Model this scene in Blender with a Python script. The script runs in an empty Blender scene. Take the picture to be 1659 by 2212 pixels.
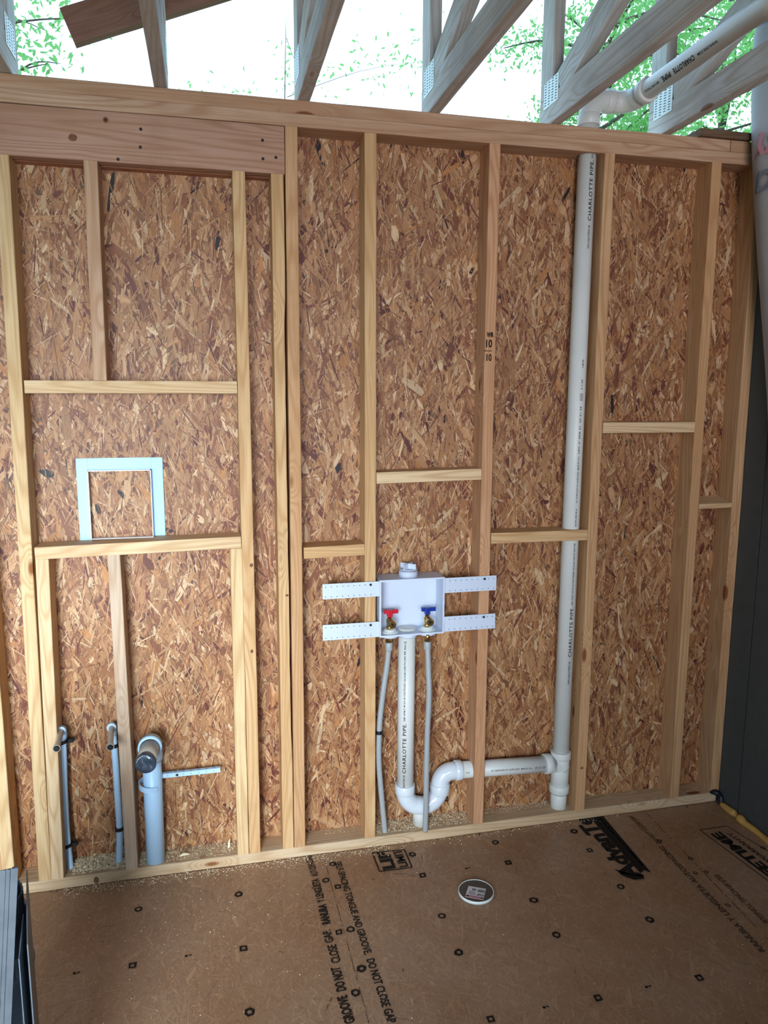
import bpy, bmesh, math, random
import numpy as np
from mathutils import Vector, Matrix

random.seed(7)
rng = np.random.default_rng(11)
C = bpy.context.scene
COL = C.collection
PI = math.pi

# ------------------------------------------------------------------ camera
CAM = np.array([-0.4894, -2.3866, 1.5845])
YAW, PITCH, ROLL, FPX = 0.22826, -0.15250, 0.00365, 1609.3
cy, sy, cp, sp = math.cos(YAW), math.sin(YAW), math.cos(PITCH), math.sin(PITCH)
FWD = np.array([sy*cp, cy*cp, sp])
RT = np.array([cy, -sy, 0.0])
UPV = np.cross(RT, FWD)
cr, sr = math.cos(ROLL), math.sin(ROLL)
RT, UPV = cr*RT + sr*UPV, -sr*RT + cr*UPV
cam_data = bpy.data.cameras.new('camera')
cam = bpy.data.objects.new('camera', cam_data)
COL.objects.link(cam)
cam.matrix_world = Matrix(((RT[0], UPV[0], -FWD[0], CAM[0]), (RT[1], UPV[1], -FWD[1], CAM[1]),
                           (RT[2], UPV[2], -FWD[2], CAM[2]), (0, 0, 0, 1)))
cam_data.sensor_fit = 'VERTICAL'
cam_data.sensor_height = 24.0
cam_data.lens = 24.0*FPX/2212.0
cam_data.clip_start = 0.05
C.camera = cam

def ray(px, py):
    return FWD + RT*(px-829.5)/FPX - UPV*(py-1106)/FPX
def on(px, py, ax, v):
    """the point of the plane (axis ax = v) that was measured at this spot of the photograph"""
    d = ray(px, py); t = (v-CAM[ax])/d[ax]; return CAM + t*d

# ------------------------------------------------------------------ world, lights, exposure
w = bpy.data.worlds.new('sky'); C.world = w; w.use_nodes = True
nt = w.node_tree; nt.nodes.clear()
wo = nt.nodes.new('ShaderNodeOutputWorld'); bg = nt.nodes.new('ShaderNodeBackground')
tc = nt.nodes.new('ShaderNodeTexCoord'); sep = nt.nodes.new('ShaderNodeSeparateXYZ')
rmp = nt.nodes.new('ShaderNodeValToRGB')
nt.links.new(tc.outputs['Generated'], sep.inputs[0]); nt.links.new(sep.outputs['Z'], rmp.inputs[0])
rmp.color_ramp.elements[0].position = 0.0; rmp.color_ramp.elements[0].color = (0.62, 0.86, 1.0, 1)
rmp.color_ramp.elements[1].position = 0.9; rmp.color_ramp.elements[1].color = (0.36, 0.62, 1.0, 1)
nt.links.new(rmp.outputs[0], bg.inputs[0]); bg.inputs[1].default_value = 3.6
nt.links.new(bg.outputs[0], wo.inputs[0])

def area(name, loc, target, sx, sy_, power, col, spread=180):
    l = bpy.data.lights.new(name, 'AREA'); l.shape = 'RECTANGLE'; l.size = sx; l.size_y = sy_
    l.energy = power; l.color = col; l.spread = math.radians(spread)
    o = bpy.data.objects.new(name, l); COL.objects.link(o); o.location = loc
    o.rotation_euler = (Vector(target)-Vector(loc)).to_track_quat('-Z', 'Y').to_euler()
    return o
# daylight coming through the doorway behind and to the left of the camera
area('doorway_daylight', (-1.45, -3.4, 1.00), (-0.95, 0.0, 0.40), 1.0, 1.8, 37, (0.76, 0.89, 1.0), 56)
area('upper_wall_fill', (0.1, -4.75, 1.7), (0.75, 0.0, 2.15), 1.6, 1.1, 17, (0.94, 0.91, 1.0), 66)  # added fill lamp, brightens the upper right wall; no known window there

C.view_settings.view_transform = 'Standard'
C.view_settings.look = 'None'
C.view_settings.gamma = 1
C.view_settings.use_curve_mapping = False
C.view_settings.exposure = -0.34

# ------------------------------------------------------------------ material helpers
def S(r, g, b):
    f = lambda c: (c/255.0/12.92) if c/255.0 <= 0.04045 else ((c/255.0+0.055)/1.055)**2.4
    return (f(r), f(g), f(b), 1.0)

class G:
    """small node graph helper"""
    def __init__(self, name):
        self.m = bpy.data.materials.new(name); self.m.use_nodes = True
        self.t = self.m.node_tree; self.t.nodes.clear()
        self.out = self.n('ShaderNodeOutputMaterial')
        self.b = self.n('ShaderNodeBsdfPrincipled')
        self.t.links.new(self.b.outputs[0], self.out.inputs[0])
    def n(self, k, **kw):
        x = self.t.nodes.new(k)
        for a, v in kw.items(): setattr(x, a, v)
        return x
    def lk(self, a, b): self.t.links.new(a, b)
    def put(self, v, sock):
        if isinstance(v, bpy.types.NodeSocket): self.lk(v, sock)
        else: sock.default_value = v
    def math(self, op, a, b=0.0, c=0.0, clamp=False):
        x = self.n('ShaderNodeMath', operation=op); x.use_clamp = clamp
        for i, v in enumerate((a, b, c)): self.put(v, x.inputs[i])
        return x.outputs[0]
    def vec(self, op, a, b):
        x = self.n('ShaderNodeVectorMath', operation=op); self.put(a, x.inputs[0]); self.put(b, x.inputs[1]); return x.outputs[0]
    def noise(self, v, scale, detail=2.0, rough=0.5, dist=0.0):
        x = self.n('ShaderNodeTexNoise'); self.put(v, x.inputs['Vector'])
        x.inputs['Scale'].default_value = scale; x.inputs['Detail'].default_value = detail
        x.inputs['Roughness'].default_value = rough; x.inputs['Distortion'].default_value = dist
        return x.outputs['Fac']
    def ramp(self, f, stops):
        x = self.n('ShaderNodeValToRGB'); self.put(f, x.inputs[0]); e = x.color_ramp.elements
        while len(e) < len(stops): e.new(0.5)
        for i, (p, c) in enumerate(stops): e[i].position = p; e[i].color = c if len(c) == 4 else (*c, 1)
        return x.outputs[0]
    def mix(self, f, a, b, mode='MIX'):
        x = self.n('ShaderNodeMix', data_type='RGBA', blend_type=mode)
        self.put(f, x.inputs[0]); self.put(a, x.inputs[6]); self.put(b, x.inputs[7]); return x.outputs[2]
    def bump(self, h, strength=0.3, dist=0.001):
        x = self.n('ShaderNodeBump'); x.inputs['Strength'].default_value = strength
        x.inputs['Distance'].default_value = dist; self.put(h, x.inputs['Height'])
        self.lk(x.outputs[0], self.b.inputs['Normal'])
    def base(self, c, rough=0.7, spec=0.3, metal=0.0):
        self.put(c, self.b.inputs['Base Color']); self.put(rough, self.b.inputs['Roughness'])
        self.b.inputs['Specular IOR Level'].default_value = spec; self.b.inputs['Metallic'].default_value = metal
        return self.m

BW = ((0, 0, 0, 1), (1, 1, 1, 1))

def mat_lumber(name, weather=0.0):
    g = G(name)
    tcn = g.n('ShaderNodeTexCoord'); oi = g.n('ShaderNodeObjectInfo')
    rnd = g.math('MULTIPLY', oi.outputs['Random'], 37.0)
    cmb = g.n('ShaderNodeCombineXYZ')
    for i in range(3): g.lk(rnd, cmb.inputs[i])
    v0 = tcn.outputs['Object']
    mp = g.n('ShaderNodeMapping'); mp.inputs['Scale'].default_value = (1, 1, 0.075); g.lk(v0, mp.inputs[0])
    v = g.vec('ADD', mp.outputs[0], cmb.outputs[0])
    # knots: sparse cells, stretched along the board
    mk = g.n('ShaderNodeMapping'); mk.inputs['Scale'].default_value = (9, 9, 3.1); g.lk(v0, mk.inputs[0])
    vk = g.vec('ADD', mk.outputs[0], cmb.outputs[0])
    vo = g.n('ShaderNodeTexVoronoi'); vo.feature = 'F1'; g.lk(vk, vo.inputs['Vector']); vo.inputs['Scale'].default_value = 1.0
    sepc = g.n('ShaderNodeSeparateColor'); g.lk(vo.outputs['Color'], sepc.inputs[0])
    has = g.math('GREATER_THAN', sepc.outputs[0], 0.55)
    near = g.math('MULTIPLY', g.math('SUBTRACT', 1.0, g.math('MULTIPLY', vo.outputs['Distance'], 2.6), clamp=True), has)
    near2 = g.math('POWER', near, 2.0)
    # growth rings as contour lines of a slow field, pushed aside around the knots
    fld = g.math('ADD', g.noise(v, 9.0, 1.5, 0.4), g.math('MULTIPLY', near2, 0.35))
    ring = g.math('SINE', g.math('MULTIPLY', fld, 135.0))
    ring = g.math('POWER', g.math('MULTIPLY_ADD', ring, 0.5, 0.5), 2.2)
    mf = g.n('ShaderNodeMapping'); mf.inputs['Scale'].default_value = (420, 420, 6); g.lk(v0, mf.inputs[0])
    fine = g.noise(g.vec('ADD', mf.outputs[0], cmb.outputs[0]), 1.0, 3, 0.65)
    broad = g.noise(v, 16.0, 3, 0.55)
    base = oi.outputs['Color']
    dark = g.mix(1.0, base, (0.62, 0.46, 0.32, 1), 'MULTIPLY')
    col = g.mix(g.math('MULTIPLY', ring, 0.55), base, dark)
    col = g.mix(g.math('MULTIPLY', g.math('SUBTRACT', broad, 0.42, clamp=True), 2.4, clamp=True), col, g.mix(1.0, base, (0.80, 0.66, 0.53, 1), 'MULTIPLY'))
    col = g.mix(g.math('MULTIPLY', g.math('SUBTRACT', fine, 0.47, clamp=True), 2.8, clamp=True), col, g.mix(1.0, base, (0.66, 0.54, 0.43, 1), 'MULTIPLY'))
    core = g.ramp(near, [(0.70, BW[0]), (0.80, BW[1])])
    col = g.mix(core, col, g.mix(1.0, base, (0.36, 0.18, 0.09, 1), 'MULTIPLY'))
    dirt = g.noise(g.vec('ADD', v0, cmb.outputs[0]), 5.0, 4, 0.6)
    dm = g.math('MULTIPLY', g.math('SUBTRACT', dirt, 0.55 - 0.08*weather, clamp=True), 1.6 + 1.0*weather, clamp=True)
    col = g.mix(dm, col, g.mix(1.0, base, (0.55, 0.50, 0.46, 1), 'MULTIPLY'))
    g.bump(g.math('ADD', g.math('MULTIPLY', ring, 0.4), fine), 0.35, 0.0006)
    return g.base(col, 0.72, 0.25)

def mat_flakes(name, gloss=0.55, dk=0.40, blotch=None):
    g = G(name)
    at = g.n('ShaderNodeAttribute'); at.attribute_name = 'flake'
    uv = g.n('ShaderNodeUVMap'); uv.uv_map = 'grain'
    mp = g.n('ShaderNodeMapping'); mp.inputs['Scale'].default_value = (14, 520, 1); g.lk(uv.outputs[0], mp.inputs[0])
    f = g.noise(mp.outputs[0], 1.0, 3, 0.6)
    mp2 = g.n('ShaderNodeMapping'); mp2.inputs['Scale'].default_value = (9, 170, 1); g.lk(uv.outputs[0], mp2.inputs[0])
    f2 = g.noise(mp2.outputs[0], 1.0, 2, 0.5)
    col = g.mix(g.math('MULTIPLY', g.math('SUBTRACT', f, 0.47, clamp=True), 3.4, clamp=True), at.outputs['Color'],
                g.mix(1.0, at.outputs['Color'], (dk, dk*.78, dk*.60, 1), 'MULTIPLY'))
    col = g.mix(g.math('MULTIPLY', g.math('SUBTRACT', f2, 0.5, clamp=True), 2.4, clamp=True), col,
                g.mix(1.0, at.outputs['Color'], (1.25, 1.15, 1.0, 1), 'MULTIPLY'))
    if blotch:
        tcb = g.n('ShaderNodeTexCoord')
        b1 = g.noise(tcb.outputs['Object'], 2.6, 4, 0.6); b2 = g.noise(tcb.outputs['Object'], 90.0, 4, 0.7)
        col = g.mix(g.math('MULTIPLY', g.math('SUBTRACT', b1, 0.42, clamp=True), 3.2, clamp=True), col, g.mix(1.0, col, (0.84, 0.72, 0.60, 1), 'MULTIPLY'))
        col = g.mix(g.math('MULTIPLY', g.math('SUBTRACT', b2, 0.5, clamp=True), 2.5, clamp=True), col, g.mix(1.0, col, (0.80, 0.76, 0.72, 1), 'MULTIPLY'))
    g.bump(f, 0.4, 0.0005)
    return g.base(col, gloss, 0.35)

def mat_plain(name, c, rough=0.5, spec=0.4, metal=0.0, mott=0.06, scale=30.0, bump=0.0):
    g = G(name)
    tcn = g.n('ShaderNodeTexCoord')
    f = g.noise(tcn.outputs['Object'], scale, 4, 0.6)
    c2 = tuple(max(0, x*(1-mott*4)) for x in c[:3])+(1,)
    col = g.mix(g.math('MULTIPLY', g.math('SUBTRACT', f, 0.45, clamp=True), 2.0, clamp=True), c, c2)
    if bump: g.bump(f, bump, 0.002)
    return g.base(col, rough, spec, metal)

M = {}
M['lumber'] = mat_lumber('lumber')
M['old_lumber'] = mat_lumber('weathered_lumber', 1.0)
M['osb'] = mat_flakes('strand_board', 0.5)
M['osb_back'] = mat_plain('strand_board_base', S(98, 62, 40), 0.8, 0.1, mott=0.1, scale=60)
M['pvc'] = mat_plain('white_pvc', S(226, 226, 220), 0.38, 0.45, mott=0.03, scale=9)
M['pvc_gloss'] = mat_plain('glossy_white_pvc', S(226, 232, 238), 0.14, 0.6, mott=0.02, scale=14)
M['pvc_blue'] = mat_plain('cool_white_pvc', S(188, 222, 250), 0.35, 0.45, mott=0.02, scale=12)
M['box_plastic'] = mat_plain('white_box_plastic', S(208, 216, 232), 0.45, 0.4, mott=0.015, scale=16)
M['frame_plastic'] = mat_plain('pale_blue_film_plastic', S(164, 210, 248), 0.42, 0.45, mott=0.015, scale=8)
M['grey_tube'] = mat_plain('translucent_grey_tube', S(168, 170, 170), 0.35, 0.5, mott=0.02)
M['stub_grey'] = mat_plain('taupe_tube', S(184, 178, 164), 0.4, 0.5, mott=0.04)
M['black'] = mat_plain('black_plastic', S(22, 24, 28), 0.4, 0.5, mott=0.05)
M['tape'] = mat_plain('grey_duct_tape', S(52, 66, 80), 0.25, 0.8, metal=0.1, mott=0.06, scale=55, bump=1.0)
M['brass'] = mat_plain('brass', S(226, 190, 120), 0.25, 0.5, metal=1.0, mott=0.05)
M['red'] = mat_plain('red_handle', S(196, 22, 44), 0.35, 0.5, mott=0.02)
M['blue'] = mat_plain('blue_handle', S(14, 46, 140), 0.35, 0.5, mott=0.02)
M['knock'] = mat_plain('grey_knockout', S(150, 156, 162), 0.4, 0.5, mott=0.1, scale=90)
M['ink'] = mat_plain('black_ink', S(34, 32, 32), 0.8, 0.1, mott=0.08, scale=120)
M['floor_ink'] = mat_plain('faded_board_ink', S(36, 33, 30), 0.75, 0.15, mott=0.12, scale=160)
M['faint_ink'] = mat_plain('faint_board_ink', S(86, 64, 50), 0.75, 0.15, mott=0.12, scale=160)
M['galv'] = mat_plain('galvanised_steel', S(108, 118, 128), 0.5, 0.5, metal=0.55, mott=0.08, scale=22)
M['galv_dull'] = mat_plain('dull_galvanised_sheet', S(92, 98, 104), 0.6, 0.4, metal=0.4, mott=0.12, scale=18)
M['galv_bright'] = mat_plain('bright_galvanised_steel', S(205, 215, 212), 0.4, 0.5, metal=0.3, mott=0.03, scale=40)
M['hole'] = mat_plain('dark_hole', S(30, 30, 30), 0.9, 0.1, mott=0.0)
M['siding'] = mat_plain('dark_grey_painted_siding', S(78, 79, 77), 0.6, 0.3, mott=0.05, scale=18)
M['foam'] = mat_plain('cured_yellow_foam', S(206, 158, 84), 0.45, 0.4, mott=0.09, scale=26, bump=0.7)
M['nail'] = mat_plain('dark_nail', S(44, 40, 40), 0.5, 0.4, metal=0.4, mott=0.05)
M['leaf'] = mat_plain('green_leaf', S(96, 150, 70), 0.6, 0.3, mott=0.1, scale=3)
M['bark'] = mat_plain('grey_bark', S(96, 88, 76), 0.9, 0.1, mott=0.1, scale=12, bump=0.6)
M['ground'] = mat_plain('grass_ground', S(96, 110, 66), 0.95, 0.1, mott=0.12, scale=1.5)
M['disc'] = mat_plain('dark_brown_lid', S(74, 68, 60), 0.35, 0.5, mott=0.1, scale=30)
M['rim'] = mat_plain('white_lid_rim', S(225, 232, 228), 0.35, 0.4, mott=0.02)
M['paper'] = mat_plain('white_sticker', S(215, 208, 208), 0.5, 0.3, mott=0.02)
M['pink'] = mat_plain('pink_print', S(176, 120, 138), 0.5, 0.3, mott=0.03)
M['chip'] = mat_plain('pale_wood_chip', S(250, 232, 198), 0.85, 0.1, mott=0.04, scale=80)

# leaves let light through
g = G('sunlit_leaf'); tr = g.n('ShaderNodeBsdfTranslucent'); tr.inputs[0].default_value = S(156, 216, 122)
g.base(S(112, 166, 100), 0.6, 0.3); ms = g.n('ShaderNodeMixShader'); ms.inputs[0].default_value = 0.5
g.lk(g.b.outputs[0], ms.inputs[1]); g.lk(tr.outputs[0], ms.inputs[2]); g.lk(ms.outputs[0], g.out.inputs[0]); M['leaf'] = g.m

# subfloor underneath the strands and beyond them
g = G('subfloor_panel'); tcn = g.n('ShaderNodeTexCoord')
mpn = g.n('ShaderNodeMapping'); mpn.inputs['Scale'].default_value = (1, .3, 1); g.lk(tcn.outputs['Object'], mpn.inputs[0])
f = g.noise(mpn.outputs[0], 40, 5, 0.6); f2 = g.noise(tcn.outputs['Object'], 3, 3, 0.5)
g.base(g.mix(f2, g.ramp(f, [(0.3, S(134, 102, 76)), (0.7, S(170, 134, 102))]), S(150, 116, 86)), 0.55, 0.3); M['subfloor'] = g.m

# house wrap: white woven fabric
g = G('house_wrap_fabric'); tcn = g.n('ShaderNodeTexCoord')
wv = g.n('ShaderNodeTexWave'); wv.bands_direction = 'Z'; wv.inputs['Scale'].default_value = 90; wv.inputs['Distortion'].default_value = 1.0
g.lk(tcn.outputs['Object'], wv.inputs[0])
wv2 = g.n('ShaderNodeTexWave'); wv2.bands_direction = 'Y'; wv2.inputs['Scale'].default_value = 90; wv2.inputs['Distortion'].default_value = 1.0
g.lk(tcn.outputs['Object'], wv2.inputs[0])
hh = g.math('MULTIPLY', wv.outputs['Fac'], wv2.outputs['Fac'])
g.bump(hh, 0.35, 0.001); g.base(g.mix(hh, S(206, 206, 206), S(226, 226, 228)), 0.6, 0.3)
trn = g.n('ShaderNodeBsdfTranslucent'); trn.inputs[0].default_value = S(215, 222, 225); ms = g.n('ShaderNodeMixShader'); ms.inputs[0].default_value = 0.3
g.lk(g.b.outputs[0], ms.inputs[1]); g.lk(trn.outputs[0], ms.inputs[2]); g.lk(ms.outputs[0], g.out.inputs[0]); M['wrap'] = g.m
M['wrap_red'] = mat_plain('red_wrap_print', S(214, 150, 160), 0.6, 0.3, mott=0.05)
M['wrap_grey'] = mat_plain('grey_wrap_print', S(128, 136, 146), 0.6, 0.3, mott=0.05)
M['wrap_crimson'] = mat_plain('crimson_wrap_stripe', S(190, 20, 70), 0.6, 0.3, mott=0.03)

# ------------------------------------------------------------------ object helpers
def link(name, me, mats, parent=None):
    o = bpy.data.objects.new(name, me); COL.objects.link(o)
    for m in (mats if isinstance(mats, (list, tuple)) else [mats]):
        me.materials.append(M[m] if isinstance(m, str) else m)
    if parent is not None: o.parent = parent
    return o
def tag(o, label=None, cat=None, group=None, kind=None):
    if label: o['label'] = label
    if cat: o['category'] = cat
    if group: o['group'] = group
    if kind: o['kind'] = kind
    return o
def thing(name, loc, label, cat, group=None):
    o = bpy.data.objects.new(name, None); COL.objects.link(o); o.location = loc
    o.empty_display_size = 0.05
    return tag(o, label, cat, group)
def bm_obj(name, bm, mats, parent=None, smooth=False, off=None):
    """bm is in world coordinates; a part is stored relative to its thing"""
    if parent is not None:
        p = parent; t = Vector((0, 0, 0))
        while p is not None: t += p.location; p = p.parent
        bmesh.ops.translate(bm, verts=bm.verts, vec=-t)
    elif off is not None:
        bmesh.ops.translate(bm, verts=bm.verts, vec=-Vector(off))
    me = bpy.data.meshes.new(name); bm.to_mesh(me); bm.free()
    if smooth:
        for p in me.polygons: p.use_smooth = True
    o = link(name, me, mats, parent)
    if parent is None and off is not None: o.location = off
    return o
def box(bm, x0, x1, y0, y1, z0, z1, mi=0, bev=0.0):
    vs = [bm.verts.new((x, y, z)) for x in (x0, x1) for y in (y0, y1) for z in (z0, z1)]
    fs = []
    for q in ((0, 1, 3, 2), (4, 6, 7, 5), (0, 4, 5, 1), (2, 3, 7, 6), (0, 2, 6, 4), (1, 5, 7, 3)):
        f = bm.faces.new([vs[i] for i in q]); f.material_index = mi; fs.append(f)
    if bev:
        es = list({e for f in fs for e in f.edges})
        r = bmesh.ops.bevel(bm, geom=es, offset=bev, segments=2, affect='EDGES', profile=0.5)
        for f in r['faces']: f.material_index = mi
    return vs
def rings(bm, samples, seg=28, cap=True, mi=0, sq=None):
    """samples: (pos, tangent, radius) -> a swept round surface"""
    ref = None; prev = None; first = last = None
    for (pos, tan, r) in samples:
        pos = Vector(pos); t = Vector(tan).normalized()
        if ref is None:
            ref = t.orthogonal().normalized()
        ref = (ref - t*ref.dot(t)).normalized(); b = t.cross(ref)
        ring = [bm.verts.new(pos + (ref*math.cos(2*PI*i/seg) + b*math.sin(2*PI*i/seg))*r) for i in range(seg)]
        if prev:
            for i in range(seg):
                f = bm.faces.new((prev[i], prev[(i+1) % seg], ring[(i+1) % seg], ring[i])); f.material_index = mi; f.smooth = True
        else: first = ring
        prev = ring; last = ring
    if cap:
        f = bm.faces.new(list(reversed(first))); f.material_index = mi
        f = bm.faces.new(last); f.material_index = mi
def line(p0, p1, prof):
    """prof: (fraction, radius) pairs along the straight run p0 -> p1"""
    p0, p1 = Vector(p0), Vector(p1); t = p1-p0
    return [(p0+t*a, t, r) for a, r in prof]
def arc(c, u, v, R, a0, a1, r, n=14):
    """circle arc c + R(u cos a + v sin a)"""
    c, u, v = Vector(c), Vector(u), Vector(v); out = []; s = 1 if a1 > a0 else -1
    for i in range(n+1):
        a = a0+(a1-a0)*i/n
        out.append((c+R*(u*math.cos(a)+v*math.sin(a)), (v*math.cos(a)-u*math.sin(a))*s, r))
    return out
def hub(c, axis, r, h, lip=0.0015):
    """a fitting's socket: a short collar with softened edges"""
    c, a = Vector(c), Vector(axis).normalized()
    return [(c, a, r-lip*3), (c, a, r-lip), (c+a*lip, a, r), (c+a*(h-lip), a, r), (c+a*h, a, r-lip), (c+a*h, a, r-lip*3)]
def spline(pts, rs, n=60, wob=0.0):
    P = [Vector(p) for p in pts]; out = []; k = len(P)-1
    def cr_(a, b, c, d, t): return 0.5*((2*b)+(c-a)*t+(2*a-5*b+4*c-d)*t*t+(3*b-a-3*c+d)*t**3)
    pos = []; rad = []
    for i in range(n+1):
        s = i/n*k; j = min(int(s), k-1); t = s-j
        a, b, c, d = P[max(j-1, 0)], P[j], P[j+1], P[min(j+2, k)]
        pos.append(cr_(a, b, c, d, t))
        if isinstance(rs, (int, float)): rad.append(rs)
        else: rad.append(rs[j]*(1-t)+rs[j+1]*t)
    for i in range(n+1):
        tan = pos[min(i+1, n)]-pos[max(i-1, 0)]
        out.append((pos[i], tan, rad[i]))
    return out

def board(name, p0, p1, sx, sy_, xax, tint, label=None, cat=None, group=None, parent=None, mat='lumber', wob=0.0006, ch=0.003, n=None, wane=None):
    """a sawn board: local Z runs along it from p0 to p1, local X (size sx) along xax, local Y size sy_.
    p0/p1 are the ends of the board's centre line."""
    p0, p1 = Vector(p0), Vector(p1); L = (p1-p0).length; z = (p1-p0)/L
    x = Vector(xax); x = (x-z*x.dot(z)).normalized(); y = z.cross(x)
    n = n or max(2, int(L/0.06)); hx, hy = sx/2, sy_/2
    bm = bmesh.new(); prev = None
    c = ch
    prof = [(-hx+c, -hy), (hx-c, -hy), (hx-c*.3, -hy+c*.3), (hx, -hy+c), (hx, hy-c), (hx-c*.3, hy-c*.3), (hx-c, hy), (-hx+c, hy), (-hx+c*.3, hy-c*.3), (-hx, hy-c), (-hx, -hy+c), (-hx+c*.3, -hy+c*.3)]
    rnd = random.Random(hash((round(p0.x*1000), round(p0.y*1000), round(p1.z*1000))) & 0xffff)
    ox = oy = 0.0
    for i in range(n+1):
        ox = ox*.8+rnd.uniform(-wob, wob)*.6; oy = oy*.8+rnd.uniform(-wob, wob)*.6
        zz = L*i/n
        ring = []
        for (a, b) in prof:
            if wane and a > 0 and wane[0] < zz < wane[1]:
                k = min(1, (zz-wane[0])/.05, (wane[1]-zz)/.05); a = a-wane[2]*k*(0.8+.4*rnd.random()) if b < 0 else a
            ring.append(bm.verts.new((a+ox, b+oy, zz)))
        if prev:
            for k in range(12): bm.faces.new((prev[k], prev[(k+1) % 12], ring[(k+1) % 12], ring[k]))
        else: bm.faces.new(list(reversed(ring)))
        prev = ring
    bm.faces.new(prev)
    me = bpy.data.meshes.new(name); bm.to_mesh(me); bm.free()
    o = link(name, me, mat)
    R = Matrix((x, y, z)).transposed().to_4x4(); R.translation = p0
    o.color = tint
    if parent is not None:
        o.parent = parent; t = Vector(parent.location)
        R.translation = p0-t
    o.matrix_basis = R
    if label: tag(o, label, cat, group)
    return o

def drill(o, cuts):
    """real holes through a board: list of (p0, p1, radius) in world coordinates"""
    bm = bmesh.new()
    for p0, p1, r in cuts: rings(bm, line(p0, p1, [(0, r), (1, r)]), 32)
    bmesh.ops.recalc_face_normals(bm, faces=bm.faces)
    me = bpy.data.meshes.new('drill'); bm.to_mesh(me); bm.free()
    c = bpy.data.objects.new('drill', me); COL.objects.link(c)
    m = o.modifiers.new('holes', 'BOOLEAN'); m.operation = 'DIFFERENCE'; m.object = c; m.solver = 'EXACT'
    bpy.context.view_layer.update()
    dg = bpy.context.evaluated_depsgraph_get()
    nm = bpy.data.meshes.new_from_object(o.evaluated_get(dg))
    o.modifiers.clear(); o.data = nm
    bpy.data.objects.remove(c); bpy.data.meshes.remove(me)

def text_mesh(s, size, bold=0.0, space=1.0, sx=1.0):
    cu = bpy.data.curves.new('lettering', 'FONT'); cu.body = s; cu.size = size; cu.offset = bold; cu.space_character = space
    cu.resolution_u = 3
    o = bpy.data.objects.new('lettering', cu); COL.objects.link(o)
    bpy.context.view_layer.update()
    dg = bpy.context.evaluated_depsgraph_get()
    me = bpy.data.meshes.new_from_object(o.evaluated_get(dg))
    bpy.data.objects.remove(o); bpy.data.curves.remove(cu)
    bm = bmesh.new(); bm.from_mesh(me); bpy.data.meshes.remove(me)
    for v in bm.verts: v.co.x *= sx
    return bm
def width(bm): return max(v.co.x for v in bm.verts)
def merge(dst, src, fn=None, mi=None):
    vm = {}
    for v in src.verts: vm[v] = dst.verts.new(fn(v.co) if fn else v.co)
    for f in src.faces:
        try:
            nf = dst.faces.new([vm[v] for v in f.verts])
            nf.material_index = f.material_index if mi is None else mi
        except ValueError: pass
    src.free()

def flat_text(dst, s, start, end, height, normal, bold=0.0, lift=0.0006, mi=0, fit=True, flip=False):
    """lettering from start towards end on a plane, letters 'height' tall"""
    start, end, nrm = Vector(start), Vector(end), Vector(normal).normalized()
    d = (end-start); L = d.length; d.normalize(); u = nrm.cross(d)
    t = text_mesh(s, height/0.7, bold)
    k = (L/max(width(t), 1e-6)) if fit else 1.0
    merge(dst, t, lambda c: start+d*(c.x*k)+u*c.y+nrm*lift, mi)
def pipe_text(dst, s, size, base, axis, out, R, bold=0.0, L=None, mi=0):
    """lettering wrapped on a pipe: base = point on the pipe's axis, axis = reading direction,
    out = direction from axis to the middle of the letters"""
    base, axis, out = Vector(base), Vector(axis).normalized(), Vector(out)
    out = (out-axis*out.dot(axis)).normalized(); side = out.cross(axis)
    t = text_mesh(s, size/0.7, bold*.6, 1.15); k = (L/width(t)) if L else 1.0
    for yy in np.arange(-size*.3, size*1.3, R*.16):
        bmesh.ops.bisect_plane(t, geom=list(t.verts)+list(t.edges)+list(t.faces), plane_co=(0, float(yy), 0), plane_no=(0, 1, 0))
    r = R+0.0004
    def fn(c):
        a = (c.y-size/2)/R
        return base+axis*(c.x*k)+(out*math.cos(a)+side*math.sin(a))*r
    # split wide letters is not needed: they are small against the radius
    merge(dst, t, fn, mi)

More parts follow.
